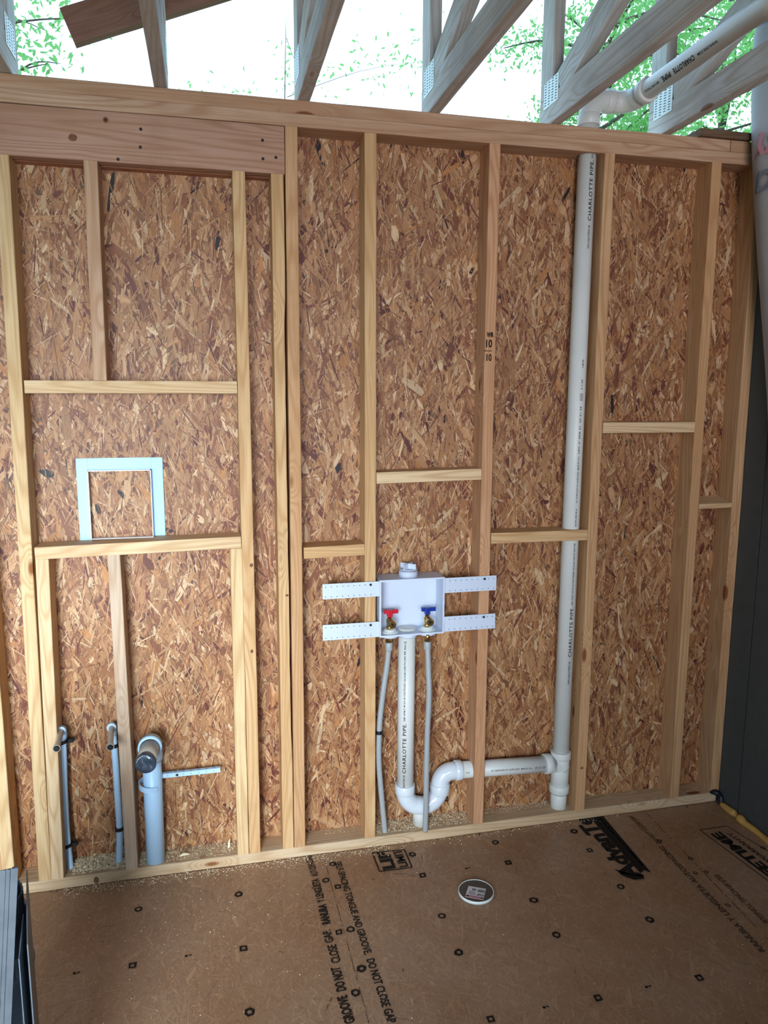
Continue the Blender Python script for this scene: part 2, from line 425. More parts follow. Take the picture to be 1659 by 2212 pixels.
# ------------------------------------------------------------------ strand board surfaces
def flakes(name, nfl, x0, x1, y0, y1, pal, lmean, wmean, spread, base_angle, stack, to_world, mats, backplane, parent=None, slivers=0.45, var=(.82, 1.14), back=.5):
    pal_c = np.array([p[1][:3] for p in pal]); pw = np.array([p[0] for p in pal]); pw = pw/pw.sum()
    idx = rng.choice(len(pal), nfl, p=pw)
    col = pal_c[idx]*rng.uniform(var[0], var[1], (nfl, 1))
    L = np.clip(rng.lognormal(math.log(lmean), 0.55, nfl), lmean*.25, lmean*3.0)/2
    Wd = np.clip(rng.lognormal(math.log(wmean), 0.62, nfl), wmean*.2, wmean*3.8)/2
    Wd = np.minimum(Wd, L*0.55)
    sl = rng.random(nfl) < slivers
    Wd = np.where(sl, np.minimum(Wd, rng.uniform(.0007, .0022, nfl)), Wd)
    ang = base_angle + rng.normal(0, spread, nfl)
    cx = rng.uniform(x0, x1, nfl); cyy = rng.uniform(y0, y1, nfl)
    k = 7
    u = np.array([-1, -.93, -.2, .92, 1, .3, -.5]); v = np.array([-.45, .6, 1., .8, -.2, -1, -.95])
    U = u[None]*(1+rng.uniform(-.14, .08, (nfl, k)))*L[:, None]
    V = v[None]*(1+rng.uniform(-.35, .12, (nfl, k)))*Wd[:, None]
    ca, sa = np.cos(ang)[:, None], np.sin(ang)[:, None]
    X = cx[:, None]+U*ca-V*sa; Y = cyy[:, None]+U*sa+V*ca
    X = np.clip(X, x0, x1); Y = np.clip(Y, y0, y1)
    d = (rng.uniform(0.0003, stack, nfl)+np.where(sl, stack*.25, 0))[:, None] + U*rng.normal(0, .006, (nfl, 1)) + V*rng.normal(0, .02, (nfl, 1))
    d = np.maximum(d, 0.0001)
    P = to_world(X.ravel(), Y.ravel(), d.ravel())
    nb = len(backplane)
    verts = np.vstack([P, np.array(backplane)])
    nv = len(verts)
    loops = np.concatenate([np.arange(nfl*k), nfl*k+np.arange(nb)])
    me = bpy.data.meshes.new(name)
    me.vertices.add(nv); me.vertices.foreach_set('co', verts.astype(np.float32).ravel())
    me.loops.add(len(loops)); me.loops.foreach_set('vertex_index', loops.astype(np.int32))
    me.polygons.add(nfl+1)
    me.polygons.foreach_set('loop_start', np.arange(nfl+1, dtype=np.int32)*k)
    me.update(calc_edges=True)
    uvl = me.uv_layers.new(name='grain')
    off = rng.uniform(0, 50, (nfl, 2))
    uv = np.stack([U+off[:, :1], V+off[:, 1:]], -1).reshape(-1, 2)
    uv = np.vstack([uv, np.zeros((nb, 2))]); uvl.data.foreach_set('uv', uv.astype(np.float32).ravel())
    at = me.color_attributes.new('flake', 'FLOAT_COLOR', 'POINT')
    cc = np.ones((nv, 4)); cc[:nfl*k, :3] = np.repeat(col, k, 0); cc[nfl*k:, :3] = pal_c.mean(0)*back
    at.data.foreach_set('color', cc.astype(np.float32).ravel())
    me.validate()
    o = link(name, me, mats, parent)
    return o

OSB = [(5, S(170, 122, 82)), (5, S(181, 134, 92)), (3, S(196, 153, 112)), (2.1, S(210, 177, 138)),
       (5, S(152, 102, 67)), (3.4, S(134, 82, 54)), (1.6, S(114, 62, 46)), (0.6, S(92, 44, 38)), (0.12, S(38, 28, 28)), (1.6, S(178, 122, 72))]
X0, X1 = -1.9, 1.437
yb = 0.0885
def wall_w(X, Y, d): return np.stack([X, yb+0.0-d+0.0*X, Y], 1)
BW_ = [(X0, yb, 0), (X1, yb, 0), (X1, yb, 2.46), (X0, yb, 2.46)]
o = flakes('wall_back', 98000, X0, X1, 0, 2.455, OSB, 0.050, 0.0095, 0.50, PI/2, 0.0016, wall_w, 'osb', BW_, slivers=.38)
tag(o, kind='structure')
# the sheet's thickness behind it
bm = bmesh.new(); box(bm, X0, X1+0.05, yb+0.0008, 0.1000, 0, 2.455)
tag(bm_obj('wall_back_sheathing', bm, 'osb_back'), kind='structure')

FL = [(6, S(178, 144, 116)), (5, S(182, 148, 119)), (3, S(187, 152, 122)), (4, S(172, 138, 109)), (1.0, S(160, 127, 99)), (.06, S(122, 96, 74))]
def floor_w(X, Y, d): return np.stack([X, Y, -0.0006+d*0.16], 1)
FX0, FX1, FY0 = -1.7, 1.437, -1.75
o = flakes('floor', 56000, FX0, FX1, FY0, 0.0, FL, 0.026, 0.0036, 0.8, PI/2, 0.0016, floor_w, 'osb', [(FX0, FY0, -.0008), (FX1, FY0, -.0008), (FX1, 0, -.0008), (FX0, 0, -.0008)], var=(.93, 1.05), back=1.0)
for m_ in ('floor_osb',):
    mm = mat_flakes(m_, 0.42, 0.80, True); o.data.materials.clear(); o.data.materials.append(mm)
tag(o, kind='structure'); floor_o = o
bm = bmesh.new(); box(bm, -2.6, 1.5, -5.0, 0.11, -0.025, -0.0010)
tag(bm_obj('floor_panel', bm, 'subfloor'), kind='structure')

# ------------------------------------------------------------------ room shell that the photo implies
def struct(name, bm, m): return tag(bm_obj(name, bm, m), kind='structure')
bm = bmesh.new()                                   # grooved dark siding on the right
xw = 1.438
ys = 0.088
while ys > -5.0:
    y2 = max(ys-0.2, -5.0)
    box(bm, xw, xw+0.03, y2+0.006, ys, -0.02, 3.0)
    box(bm, xw+0.006, xw+0.03, y2, y2+0.006, -0.02, 3.0)
    ys = y2
struct('wall_right', bm, 'siding')
bm = bmesh.new(); box(bm, -0.9, 1.5, -5.05, -5.0, 0, 1.15); box(bm, -2.62, 1.5, -5.05, -5.0, 2.25, 3.07)
box(bm, -2.62, -2.2, -5.05, -5.0, 0, 2.25); box(bm, -0.9, -0.7, -5.05, -5.0, 1.15, 2.25); box(bm, 0.9, 1.5, -5.05, -5.0, 1.15, 2.25)
struct('wall_front', bm, 'osb_back')
bm = bmesh.new(); box(bm, -2.66, -2.6, -5.0, -3.4, 0, 2.464); box(bm, -2.66, -2.6, -2.0, 0.1, 0, 2.464); box(bm, -2.66, -2.6, -3.4, -2.0, 2.15, 2.464)
struct('wall_left', bm, 'osb_back')
bm = bmesh.new(); box(bm, -2.7, 1.6, -5.1, 0.16, 3.075, 3.093)
struct('ceiling', bm, 'osb_back')
bm = bmesh.new(); box(bm, -40, 40, 0.2, 60, -0.62, -0.6); box(bm, -40, -2.8, -30, 0.2, -0.62, -0.6)
struct('ground', bm, 'ground')

# ------------------------------------------------------------------ framing
T_, D_ = 0.0381, 0.089
ZT, ZB = 2.464, 0.0381
tint_pale = S(228, 197, 156); tint_gold = S(218, 179, 132); tint_mid = S(210, 167, 124); tint_red = S(212, 164, 126)
tint_grey = S(208, 186, 164); tint_brown = S(204, 168, 138); tint_yell = S(224, 192, 146)
YC = D_/2

VENT = (0.771, 0.046)          # the vent stack's axis
VR = 0.0302
# plates
bot = board('bottom_plate', (-1.9, YC, ZB/2), (1.425, YC, ZB/2), D_, T_, (0, 1, 0), S(214, 188, 154),
            'long bottom plate lying on the subfloor under all the studs, dusted with sawdust', 'plate', ch=0.004, wob=.0008)
lowp = board('top_plate', (-1.9, YC, ZT-1.5*T_), (1.437, YC, ZT-1.5*T_), D_, T_, (0, 1, 0), tint_brown,
             'lower of the two stacked top plates, with red stain near its right end', 'plate')
upp = board('top_plate', (-1.9, YC, ZT-.5*T_), (1.283, YC, ZT-.5*T_), D_, T_, (0, 1, 0), tint_brown,
            'long upper top plate that the truss ends stand on', 'plate')
board('top_plate', (1.286, YC, ZT-.5*T_), (1.437, YC, ZT-.5*T_), D_, T_, (0, 1, 0), tint_brown,
      'short upper top plate piece butted in the right corner beside the white wrap', 'plate')

def stud(name, xb, xt, z0, z1, tint, label, cat='stud', **kw):
    return board(name, (xb+T_/2, YC, z0), (xt+T_/2, YC, z1), T_, D_, (1, 0, 0), tint, label, cat, **kw)
ZS = ZT-2*T_
HB = 2.25
stud('wall_stud', -1.218, -1.218, ZB, HB, tint_gold, 'outer stud of the far left pair, almost wholly cut off by the left edge')
stud('wall_stud', -1.180, -1.180, ZB, HB, tint_yell, 'stud at the far left edge just behind the grey sheet metal')
stud('wall_stud', -1.0735, -1.052, ZB, HB, tint_yell, 'full height stud of the left opening, nailed low down to a short stud')
j1s = stud('wall_stud', -0.4035, -0.4025, ZB, HB, tint_gold, 'yellow stud with dark oval knots running up beside the short trimmer at mid left')
j2s = stud('wall_stud', -0.2895, -0.2875, ZB, HB, tint_gold, 'stud ending under the header with a split and waney right edge', wane=(.35, 1.85, .004))
stud('wall_stud', -0.2495, -0.2440, ZB, ZS, tint_mid, 'stud right of the header end reaching the top plate')
stud('wall_stud', 0.0, 0.0, ZB, ZS, tint_gold, 'stud left of the washer outlet box with wavy grain')
cst = stud('wall_stud', 0.4064, 0.4064, ZB, ZS, tint_red, 'reddish stud right of the washer box with black marker numbers on it')
dst_ = stud('wall_stud', 0.8145, 0.8130, ZB, ZS, tint_mid, 'stud standing just right of the tall white vent pipe')
stud('wall_stud', 1.2190, 1.2190, ZB, ZS, tint_mid, 'wide looking stud between the two bays at the right end, pale front edge')
stud('wall_stud', 1.3985, 1.3985, ZB, ZS, tint_mid, 'last stud in the right corner against the dark grey siding')
# short pieces
B2L, B2R = 1.136-T_/2, 1.144-T_/2
stud('trimmer_stud', -1.0355, -1.0180, ZB, 1.096, tint_pale, 'short stud under the left end of the lower window block')
stud('trimmer_stud', -0.4430, -0.4400, ZB, 1.104, tint_yell, 'short stud under the right end of the lower window block')
stud('cripple_stud', -0.8065, -0.8120, ZB, 1.100, tint_grey, 'short greyish stud between the second capped water pipe and the taped drain')
stud('cripple_stud', -0.8240, -0.8190, 1.632, HB, tint_brown, 'short stud hanging from the header down to the upper left block')

def block(x0, x1, zc0, zc1, tint, label, t=T_, name='wall_block', **kw):
    return board(name, (x0, YC, zc0), (x1, YC, zc1), D_, t, (0, 1, 0), tint, label, 'block', **kw)
block(-1.015, -0.4045, 1.612, 1.614, tint_pale, 'upper long block of the left opening with the short stud standing on it')
block(-1.018, -0.4045, B2L-.003, B2R-.001, tint_pale, 'lower long block of the left opening carrying the pale blue frame')
block(-0.2035, -0.001, 1.079, 1.083, tint_gold, 'short block left of the washer box between the doubled stud and the wavy grained stud')
block(0.0395, 0.405, 1.321, 1.328, tint_pale, 'block above the white washer outlet box')
b5 = block(0.4465, 0.812, 1.103, 1.101, tint_gold, 'block notched around the tall white vent pipe')
block(0.853, 1.2175, 1.482, 1.482, tint_pale, 'highest block in the right part, right of the vent pipe')
o = board('wall_block', (1.2585, YC, 1.1985), (1.397, YC, 1.2005), D_, 0.019, (0, math.cos(.2), math.sin(.2)), tint_pale,
          'thin tilted block in the narrow right corner bay', 'block', ch=.002)
# header
hd = thing('header_beam', (-0.246, 0, HB), 'wide brown header beam with dark nail heads over the left opening', 'beam')
board('plank', (-1.9, .019, HB+.0685), (-0.2465, .019, HB+.0685), .137, T_, (0, 0, 1), S(190, 150, 126), parent=hd)
board('plank', (-1.9, .070, HB+.0685), (-0.2465, .070, HB+.0685), .137, T_, (0, 0, 1), S(182, 128, 100), parent=hd)
for px, py in ((304, 279), (303, 318), (255, 344), (567, 303), (568, 343), (596, 340), (228, 259)):
    q = on(px, py, 1, 0.0); bm = bmesh.new()
    rings(bm, line((q[0], .0005, q[2]), (q[0], -.0012, q[2]), [(0, .0045), (.6, .0045), (1, .0035)]), 12)
    bm_obj('nail', bm, 'nail', hd)

M['knot'] = mat_plain('dark_knot', S(124, 86, 60), 0.7, 0.2, mott=0.15, scale=150)
def knot(px, py, rw, rh, par=None):
    q = on(px, py, 1, -.0006); bm = bmesh.new()
    f_ = bm.faces.new([bm.verts.new((q[0]+rw*math.cos(2*PI*i/18)*random.uniform(.9, 1.1), -.0009, q[2]+rh*math.sin(2*PI*i/18)*random.uniform(.9, 1.1))) for i in range(18)])
    bmesh.ops.recalc_face_normals(bm, faces=bm.faces)
    if par.type == 'MESH':
        bmesh.ops.transform(bm, matrix=par.matrix_basis.inverted(), verts=bm.verts); me = bpy.data.meshes.new('knot'); bm.to_mesh(me); bm.free(); link('knot', me, 'knot', par)
    else: bm_obj('knot', bm, 'knot', par)
knot(543, 1221, .0055, .0065, j1s); knot(544, 1407, .0050, .0060, j1s); knot(157, 297, .012, .010, hd); knot(228, 259, .008, .008, hd)
knot(620, 1286, .0055, .0040, j2s); knot(1257, 1659, .0065, .0045, dst_); knot(437, 1852, .010, .004, bot); knot(208, 1901, .008, .012, bot)
# holes and the marker writing
drill(cst, [((.38, .046, .2307), (.47, .046, .2280), .0335)])
drill(b5, [((.771, .046, 1.0), (.771, .046, 1.2), .0335)])
drill(lowp, [((.771, .046, 2.3), (.771, .046, 2.6), .0335)])
drill(upp, [((.771, .046, 2.3), (.771, .046, 2.6), .0335)])
bm = bmesh.new()
def wtxt(s, px, py, h, wd):
    q = on(px, py, 1, 0.0); flat_text(bm, s, (q[0]-wd/2, 0, q[2]-h/2), (q[0]+wd/2, 0, q[2]-h/2), h, (0, -1, 0), .0009, .0012)
wtxt('WR', 1059, 723, .015, .024); wtxt('10', 1055, 742, .024, .026); wtxt('10', 1055, 772, .022, .022)
q = on(1055, 758, 1, 0); box(bm, q[0]-.016, q[0]+.012, -.0013, -.0011, q[2]-.0012, q[2]+.0012)
M4 = cst.matrix_basis.inverted(); bmesh.ops.transform(bm, matrix=M4, verts=bm.verts)
me = bpy.data.meshes.new('marker_writing'); bm.to_mesh(me); bm.free(); link('marker_writing', me, 'ink', cst)

# scrap on the plate
o = board('scrap_board', (1.155, .035, ZT+.012), (1.36, .035, ZT+.012), .10, .024, (0, 1, 0), S(120, 96, 74),
          'dark scrap of board lying on the top plate beside the white wrap', 'board', mat='old_lumber')

# ------------------------------------------------------------------ floor trusses over the wall
def truss(x, side, label, tint, y_end=-4.9):
    """x = left face of the truss; side -1: connector plates seen on the left face"""
    tn = thing('floor_truss', (x, 0, ZT), label, 'truss', 'open web trusses bearing on the top plate')
    xc = x+T_/2
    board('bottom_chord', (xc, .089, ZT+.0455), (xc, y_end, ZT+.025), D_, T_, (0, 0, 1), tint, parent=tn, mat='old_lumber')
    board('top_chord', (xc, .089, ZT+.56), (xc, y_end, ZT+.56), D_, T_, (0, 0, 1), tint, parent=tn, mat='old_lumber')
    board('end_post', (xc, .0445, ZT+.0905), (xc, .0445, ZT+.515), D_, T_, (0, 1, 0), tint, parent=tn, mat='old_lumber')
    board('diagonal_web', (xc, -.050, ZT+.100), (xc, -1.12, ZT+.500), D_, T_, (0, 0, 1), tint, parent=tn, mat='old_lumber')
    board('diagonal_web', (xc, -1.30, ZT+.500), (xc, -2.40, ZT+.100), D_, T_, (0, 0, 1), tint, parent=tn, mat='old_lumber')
    for sd in (-1, 1):
        bm = bmesh.new(); xf = x-.0008 if sd < 0 else x+T_+.0008
        box(bm, xf-.0007, xf+.0007, -.047, .058, ZT+.056, ZT+.137)
        for i in range(4):
            for j in range(9):
                yy = -.038+i*.0255; zz = ZT+.0625+j*.0083+(i % 2)*.003
                xs = xf+sd*.0009
                for dz in (0,):
                    vs = [bm.verts.new((xs, yy+a, zz+b+dz)) for a, b in ((0, 0), (.013, .001), (.013, .0034), (0, .0024))]
                    if sd > 0: vs.reverse()
                    f_ = bm.faces.new(vs); f_.material_index = 1
        bm_obj('connector_plate', bm, ['galv_bright', 'hole'], tn)
    return tn
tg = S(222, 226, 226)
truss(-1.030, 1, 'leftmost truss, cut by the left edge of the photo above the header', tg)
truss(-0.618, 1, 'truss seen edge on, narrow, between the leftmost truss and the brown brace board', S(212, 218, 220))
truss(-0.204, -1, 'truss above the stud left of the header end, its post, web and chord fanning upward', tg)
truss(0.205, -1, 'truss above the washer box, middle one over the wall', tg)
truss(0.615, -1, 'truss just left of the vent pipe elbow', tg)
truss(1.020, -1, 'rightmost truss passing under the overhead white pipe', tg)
pa, pb = on(148, 64, 1, .12), on(700, -105, 1, .12)
d = (pb-pa); d /= np.linalg.norm(d)
board('brace_board', (pa[0], .112, pa[2]), (pa[0]+d[0]*1.15, .112, pa[2]+d[2]*1.15), .099, .036, (-d[2], 0, d[0]), S(164, 126, 110),
      'brown brace board slanting behind the edge-on truss, its cut end at upper left', 'board')

# ------------------------------------------------------------------ drain and vent piping
dp = thing('drain_piping', (.771, .046, 0), 'white plastic drain and vent pipe with trap, tall stack and overhead run', 'pipe')
bm = bmesh.new()
rings(bm, line((.7655, .046, .02), (.766, .046, .12), [(0, VR), (1, VR)]))
rings(bm, line((.767, .046, .235), (.772, .046, 2.525), [(0, VR), (1, VR)]), 40)
st = bm_obj('vent_stack', bm, 'pvc', dp)
bm = bmesh.new()                                               # sanitary tee
rings(bm, line((.766, .046, .095), (.767, .046, .262), [(0, .0335), (1, .0335)]))
rings(bm, hub((.766, .046, .100), (0, 0, 1), .0375, .030)); rings(bm, hub((.767, .046, .236), (0, 0, 1), .0375, .028))
rings(bm, hub((.699, .046, .2175), (1, 0, 0), .0375, .026))
rings(bm, line((.70, .046, .2175), (.735, .046, .2165), [(0, .0335), (1, .0345)])+arc((.735, .046, .178), (0, 0, 1), (1, 0, 0), .0385, 0, 1.2, .034, 8))
bm_obj('tee_fitting', bm, 'pvc', dp)
bm = bmesh.new(); rings(bm, line((.355, .046, .2330), (.71, .046, .2170), [(0, VR), (1, VR)]))
da = bm_obj('drain_arm', bm, 'pvc', dp)
bm = bmesh.new(); rings(bm, line((.158, .046, .17), (.160, .046, .79), [(0, VR), (1, VR)]), 40)
sp0 = bm_obj('standpipe', bm, 'pvc', dp)
bm = bmesh.new()                                               # U bend
rings(bm, [((.157, .046, .200), (0, 0, -1), .0325)]+arc((.2235, .046, .176), (-1, 0, 0), (0, 0, -1), .0660, 0, PI, .0325, 22)+[((.2895, .046, .19), (0, 0, 1), .0325)])
rings(bm, hub((.157, .046, .168), (0, 0, 1), .0365, .036)); rings(bm, hub((.2895, .046, .152), (0, 0, 1), .0365, .038))
rings(bm, line((.190, .046, .118), (.2235, .046, .110), [(0, .0330), (1, .0330)]), cap=False)
bm_obj('trap_bend', bm, 'pvc_gloss', dp)
bm = bmesh.new()                                               # quarter bend back to horizontal
rings(bm, [((.2895, .046, .178), (0, 0, 1), .0318)]+arc((.3345, .046, .188), (-1, 0, 0), (0, 0, 1), .045, 0, PI/2, .0325, 14)+[((.352, .046, .2332), (1, 0, -.02), .0325)])
rings(bm, hub((.345, .046, .2335), (1, 0, -.04), .0365, .024))
bm_obj('trap_elbow', bm, 'pvc_gloss', dp)
bm = bmesh.new(); rings(bm, line((.2185, .052, .035), (.2185, .052, .125), [(0, .0285), (1, .0285)]))
bm_obj('floor_stub', bm, 'pvc', dp)
# over the plate: coupling, two elbows, long run toward the camera
EX, EZ = .915, 2.565
bm = bmesh.new()
rings(bm, hub((.772, .046, 2.482), (0, 0, 1), .0375, .035))
rings(bm, [((.772, .046, 2.49), (0, 0, 1), .0335), ((.772, .046, 2.515), (0, 0, 1), .0335)]+arc((.824, .046, 2.513), (-1, 0, 0), (0, 0, 1), .052, 0, PI/2, .0345, 12)+[((.860, .046, EZ), (1, 0, 0), .0345)])
rings(bm, hub((.826, .046, EZ), (1, 0, 0), .0375, .028))
bm_obj('vent_elbow', bm, 'pvc', dp)
bm = bmesh.new()
rings(bm, [((.852, .046, EZ), (1, 0, 0), .0345)]+arc((.863, -.006, EZ), (0, 1, 0), (1, 0, 0), .052, 0, PI/2, .0345, 12)+[((EX, -.06, EZ), (0, -1, 0), .0345)])
rings(bm, hub((EX, -.048, EZ), (0, -1, 0), .0385, .030))
bm_obj('vent_elbow', bm, 'pvc', dp)
bm = bmesh.new(); rings(bm, line((EX, -.06, EZ), (EX, -2.2, EZ+.012), [(0, VR), (1, VR)]), 40)
rings(bm, hub((EX, -.615, EZ+.002), (0, -1, 0), .0375, .06))
op = bm_obj('overhead_pipe', bm, 'pvc', dp)
# lettering on the pipes
up = (0, 0, 1)
def lettering(part, *a):
    bm = bmesh.new(); pipe_text(bm, *a); bm_obj('printed_lettering', bm, 'ink', part)
def zat(py, px=1250): return float(on(px, py, 1, .03)[2])
def vt(s, py0, py1, size, o_=(.10, -1, 0), bold=.0004, px=1250):
    z0, z1 = zat(py0, px), zat(py1, px); c = .767+(z0/2.5)*.005
    lettering(st, s, size, (c, .046, z0), up, o_, VR, bold, z1-z0)
vt('WWW.CHARLOTTEPIPE.COM', 538, 488, .007); vt('CHARLOTTE PIPE.', 478, 346, .0120, bold=.0005); vt('PLMT ASTM', 343, 334, .006)
vt('X METER', 795, 777, .005); vt('7.1.25', 842, 820, .005); vt('UPC 2" SDR 21  07-31-25', 980, 878, .006); vt('CP-118-PPS-DWV-CP-118-FPC-DWV  MADE IN U.S.A.', 1085, 985, .006)
vt('PLMT ASTM 2" IPS SCH 40 COEXTRUDED CELLULAR CORE PVC DWV PIPE', 1305, 1172, .006); vt('CHARLOTTE PIPE.', 1415, 1308, .0120, bold=.0005); vt('WWW.CHARLOTTEPIPE.COM', 1473, 1425, .007)
vt('NSF-DWV ASTM F 891-24', 1136, 1098, .006)
q = on(1252, 858, 1, .02); lettering(st, '|||||||', .010, (.769, .046, zat(866)), up, (.10, -1, 0), VR, .0006, .025)
def st_(s, py0, py1, size, o_=(-.45, -1, 0), bold=.0004):
    z0, z1 = zat(py0, 870), zat(py1, 870); lettering(sp0, s, size, (.1585, .046, z0), up, o_, VR, bold, z1-z0)
st_('WWW.CHARLOTTEPIPE.COM', 1708, 1672, .007); st_('CHARLOTTE PIPE.', 1668, 1560, .0120, bold=.0005)
st_('PLMT ASTM 2" IPS SCH 40 COEXTRUDED CELLULAR CORE PVC DWV PIPE', 1556, 1405, .006); st_('NSF-dwv U.P. @', 1402, 1384, .006)
def ht(s, x0, x1, size, bold=.0003):
    lettering(da, s, size, (x0, .046, .2330-(x0-.355)*.045), (1, 0, -.045), (0, -1, .10), VR, bold, x1-x0)
ht('01-24', .378, .392, .006); ht('CP-118-PPS-DWV-CP-118-PPC-DWV', .476, .588, .0062); ht('MADE IN U.S.A.', .594, .640, .006); ht('07-31-25', .650, .692, .007)
def ot(s, y0, y1, size, bold=.0004):
    lettering(op, s, size, (EX, y0, EZ), (0, 1, 0), (-.95, 0, -.62), VR, bold, y1-y0)
ot('WWW.PIPE.COM', -.445, -.36, .007); ot('CHARLOTTE', -.345, -.245, .015, .0008); ot('PIPE.', -.230, -.182, .015, .0008); ot('PLMT ASTM 2" IPS 8 OR 2', -.172, -.092, .007)

# ------------------------------------------------------------------ washer outlet box
wb = thing('washer_outlet_box', (.1625, -.01, .779), 'white plastic washer outlet box with red and blue valve handles', 'outlet box')
bm = bmesh.new()
bx0, bx1, bz0, bz1, by0, by1, th = .0485, .2755, .780, .977, -.012, .078, .003
box(bm, bx0, bx1, by1-th, by1, bz0, bz1)
box(bm, bx0, bx0+th, by0, by1-th, bz0, bz1); box(bm, bx1-th, bx1, by0, by1-th, bz0, bz1)
box(bm, bx0+th, bx1-th, by0, by1-th, bz1-th, bz1); box(bm, bx0+th, bx1-th, by0, by1-th, bz0, bz0+th)
# slightly thicker rim
for a in ((bx0-.0012, bx0+.0048, bz0-.001, bz1+.001), (bx1-.0048, bx1+.0012, bz0-.001, bz1+.001), (bx0+.0049, bx1-.0049, bz1-.0048, bz1+.0010), (bx0+.0049, bx1-.0049, bz0-.0010, bz0+.0048)):
    box(bm, a[0], a[1], by0-.0015, by0+.002, a[2], a[3])
for cx_, r_ in ((.094, .0305), (.1585, .0330), (.2290, .0305)):
    rings(bm, line((cx_, .032, bz0), (cx_, .032, bz0-(.014 if cx_ != .1585 else .018)), [(0, r_), (.8, r_), (1, r_-.002)]))
rings(bm, line((.1585, .032, bz1), (.1585, .032, bz1+.022), [(0, .0325), (1, .0325)]))
bm_obj('box_body', bm, 'box_plastic', wb)
bm = bmesh.new()
rings(bm, line((.1585, .032, bz0+th), (.1585, .032, bz0+th+.0012), [(0, .0185), (1, .0185)]))
bm_obj('drain_knockout', bm, 'knock', wb)
bm = bmesh.new()                                               # test cap with crossed fins
rings(bm, line((.1585, .032, bz1+.0235), (.1585, .032, bz1+.027), [(0, .0322), (1, .0322)]))
for a in (PI/4, -PI/4):
    vs = box(bm, -.0305, .0305, -.0013, .0013, bz1+.027, bz1+.045)
    bmesh.ops.rotate(bm, verts=vs, cent=(0, 0, 0), matrix=Matrix.Rotation(a, 3, 'Z')); bmesh.ops.translate(bm, verts=vs, vec=(.1585, .032, 0))
cap = bm_obj('test_cap', bm, 'box_plastic', wb)
bm = bmesh.new(); rings(bm, line((.1585, .032, bz1+.0220), (.1585, .032, bz1+.0236), [(0, .0330), (1, .0330)]))
bm_obj('rubber_ring', bm, 'black', wb)
for (xa, xb, za, zc, rowx) in ((-.1445, .0480, .922, .974, 1), (-.1450, .0480, .780, .834, 1), (.2765, .4670, .920, .973, -1), (.2760, .4665, .782, .836, -1)):
    bm = bmesh.new(); box(bm, xa, xb, -.0080, -.0055, za, zc, bev=.0008)
    n_ = 9; w_ = (.155 if rowx > 0 else .165)
    for k in range(n_):
        xx = (xa+.010+k*w_/(n_-1)*.99) if rowx > 0 else (xb-.010-k*w_/(n_-1)*.97)
        for zz in (za+.008, zc-.010):
            c_ = [bm.verts.new((xx+.0016*math.cos(i*PI/4), -.0083, zz+.0016*math.sin(i*PI/4))) for i in range(8)]
            f_ = bm.faces.new(c_); f_.material_index = 1
    tb = bm_obj('bracket_tab', bm, ['box_plastic', 'hole'], wb)
    sxx = .018 if rowx > 0 else .423
    bm = bmesh.new(); rings(bm, line((sxx, -.0085, zc-.010), (sxx, -.0115, zc-.010), [(0, .0042), (.5, .0042), (1, .002)]), 12)
    bm_obj('screw', bm, 'nail', tb)
for xx, hm, nm_ in ((.0935, 'red', 'red'), (.2280, 'blue', 'blue')):
    bm = bmesh.new(); yy = .030; z0 = bz0+th
    # brass stop valve: base ring, body, outlet facing the room
    rings(bm, line((xx, yy, z0+.008), (xx, yy, z0+.050), [(0, .0105), (.12, .0105), (.14, .0125), (.30, .0125), (.32, .0095), (.55, .0105), (.8, .0120), (1, .0090)]), 20)
    rings(bm, line((xx+.004, yy, z0+.036), (xx+.004, yy-.028, z0+.032), [(0, .011), (.3, .0115), (.35, .0135), (.95, .0135), (1, .0120)]), 24, cap=False)
    rings(bm, line((xx+.004, yy-.022, z0+.033), (xx+.004, yy-.0215, z0+.033), [(0, .0110), (1, .0110)]), 24)
    rings(bm, line((xx, yy, z0+.050), (xx, yy, z0+.062), [(0, .006), (1, .006)]), 16)
    v = bm_obj('valve', bm, 'brass', wb)
    tag(v, label='brass valve with %s handle' % nm_)
    bm = bmesh.new()
    rings(bm, line((xx+.004, yy-.0285, z0+.0325), (xx+.004, yy-.0290, z0+.0325), [(0, .0040), (1, .0040)]), 16)
    bm_obj('outlet_bore', bm, 'hole', v)
    bm = bmesh.new()
    box(bm, xx-.009, xx+.009, yy-.0085, yy+.0085, z0+.054, z0+.078, bev=.002)
    box(bm, xx-.021, xx-.007, yy-.007, yy+.007, z0+.066, z0+.080, bev=.0015); box(bm, xx+.007, xx+.030, yy-.005, yy+.005, z0+.065, z0+.079, bev=.0015)
    tag(bm_obj('handle', bm, hm, v), label='%s plastic handle' % nm_)
    bm = bmesh.new(); rings(bm, line((xx, .028, z0), (xx, .028, z0+.012), [(0, .0300), (.18, .0300), (.30, .0285), (.35, .021), (.85, .020), (1, .0165)]), 32)
    bm_obj('valve_collar', bm, 'rim', wb)

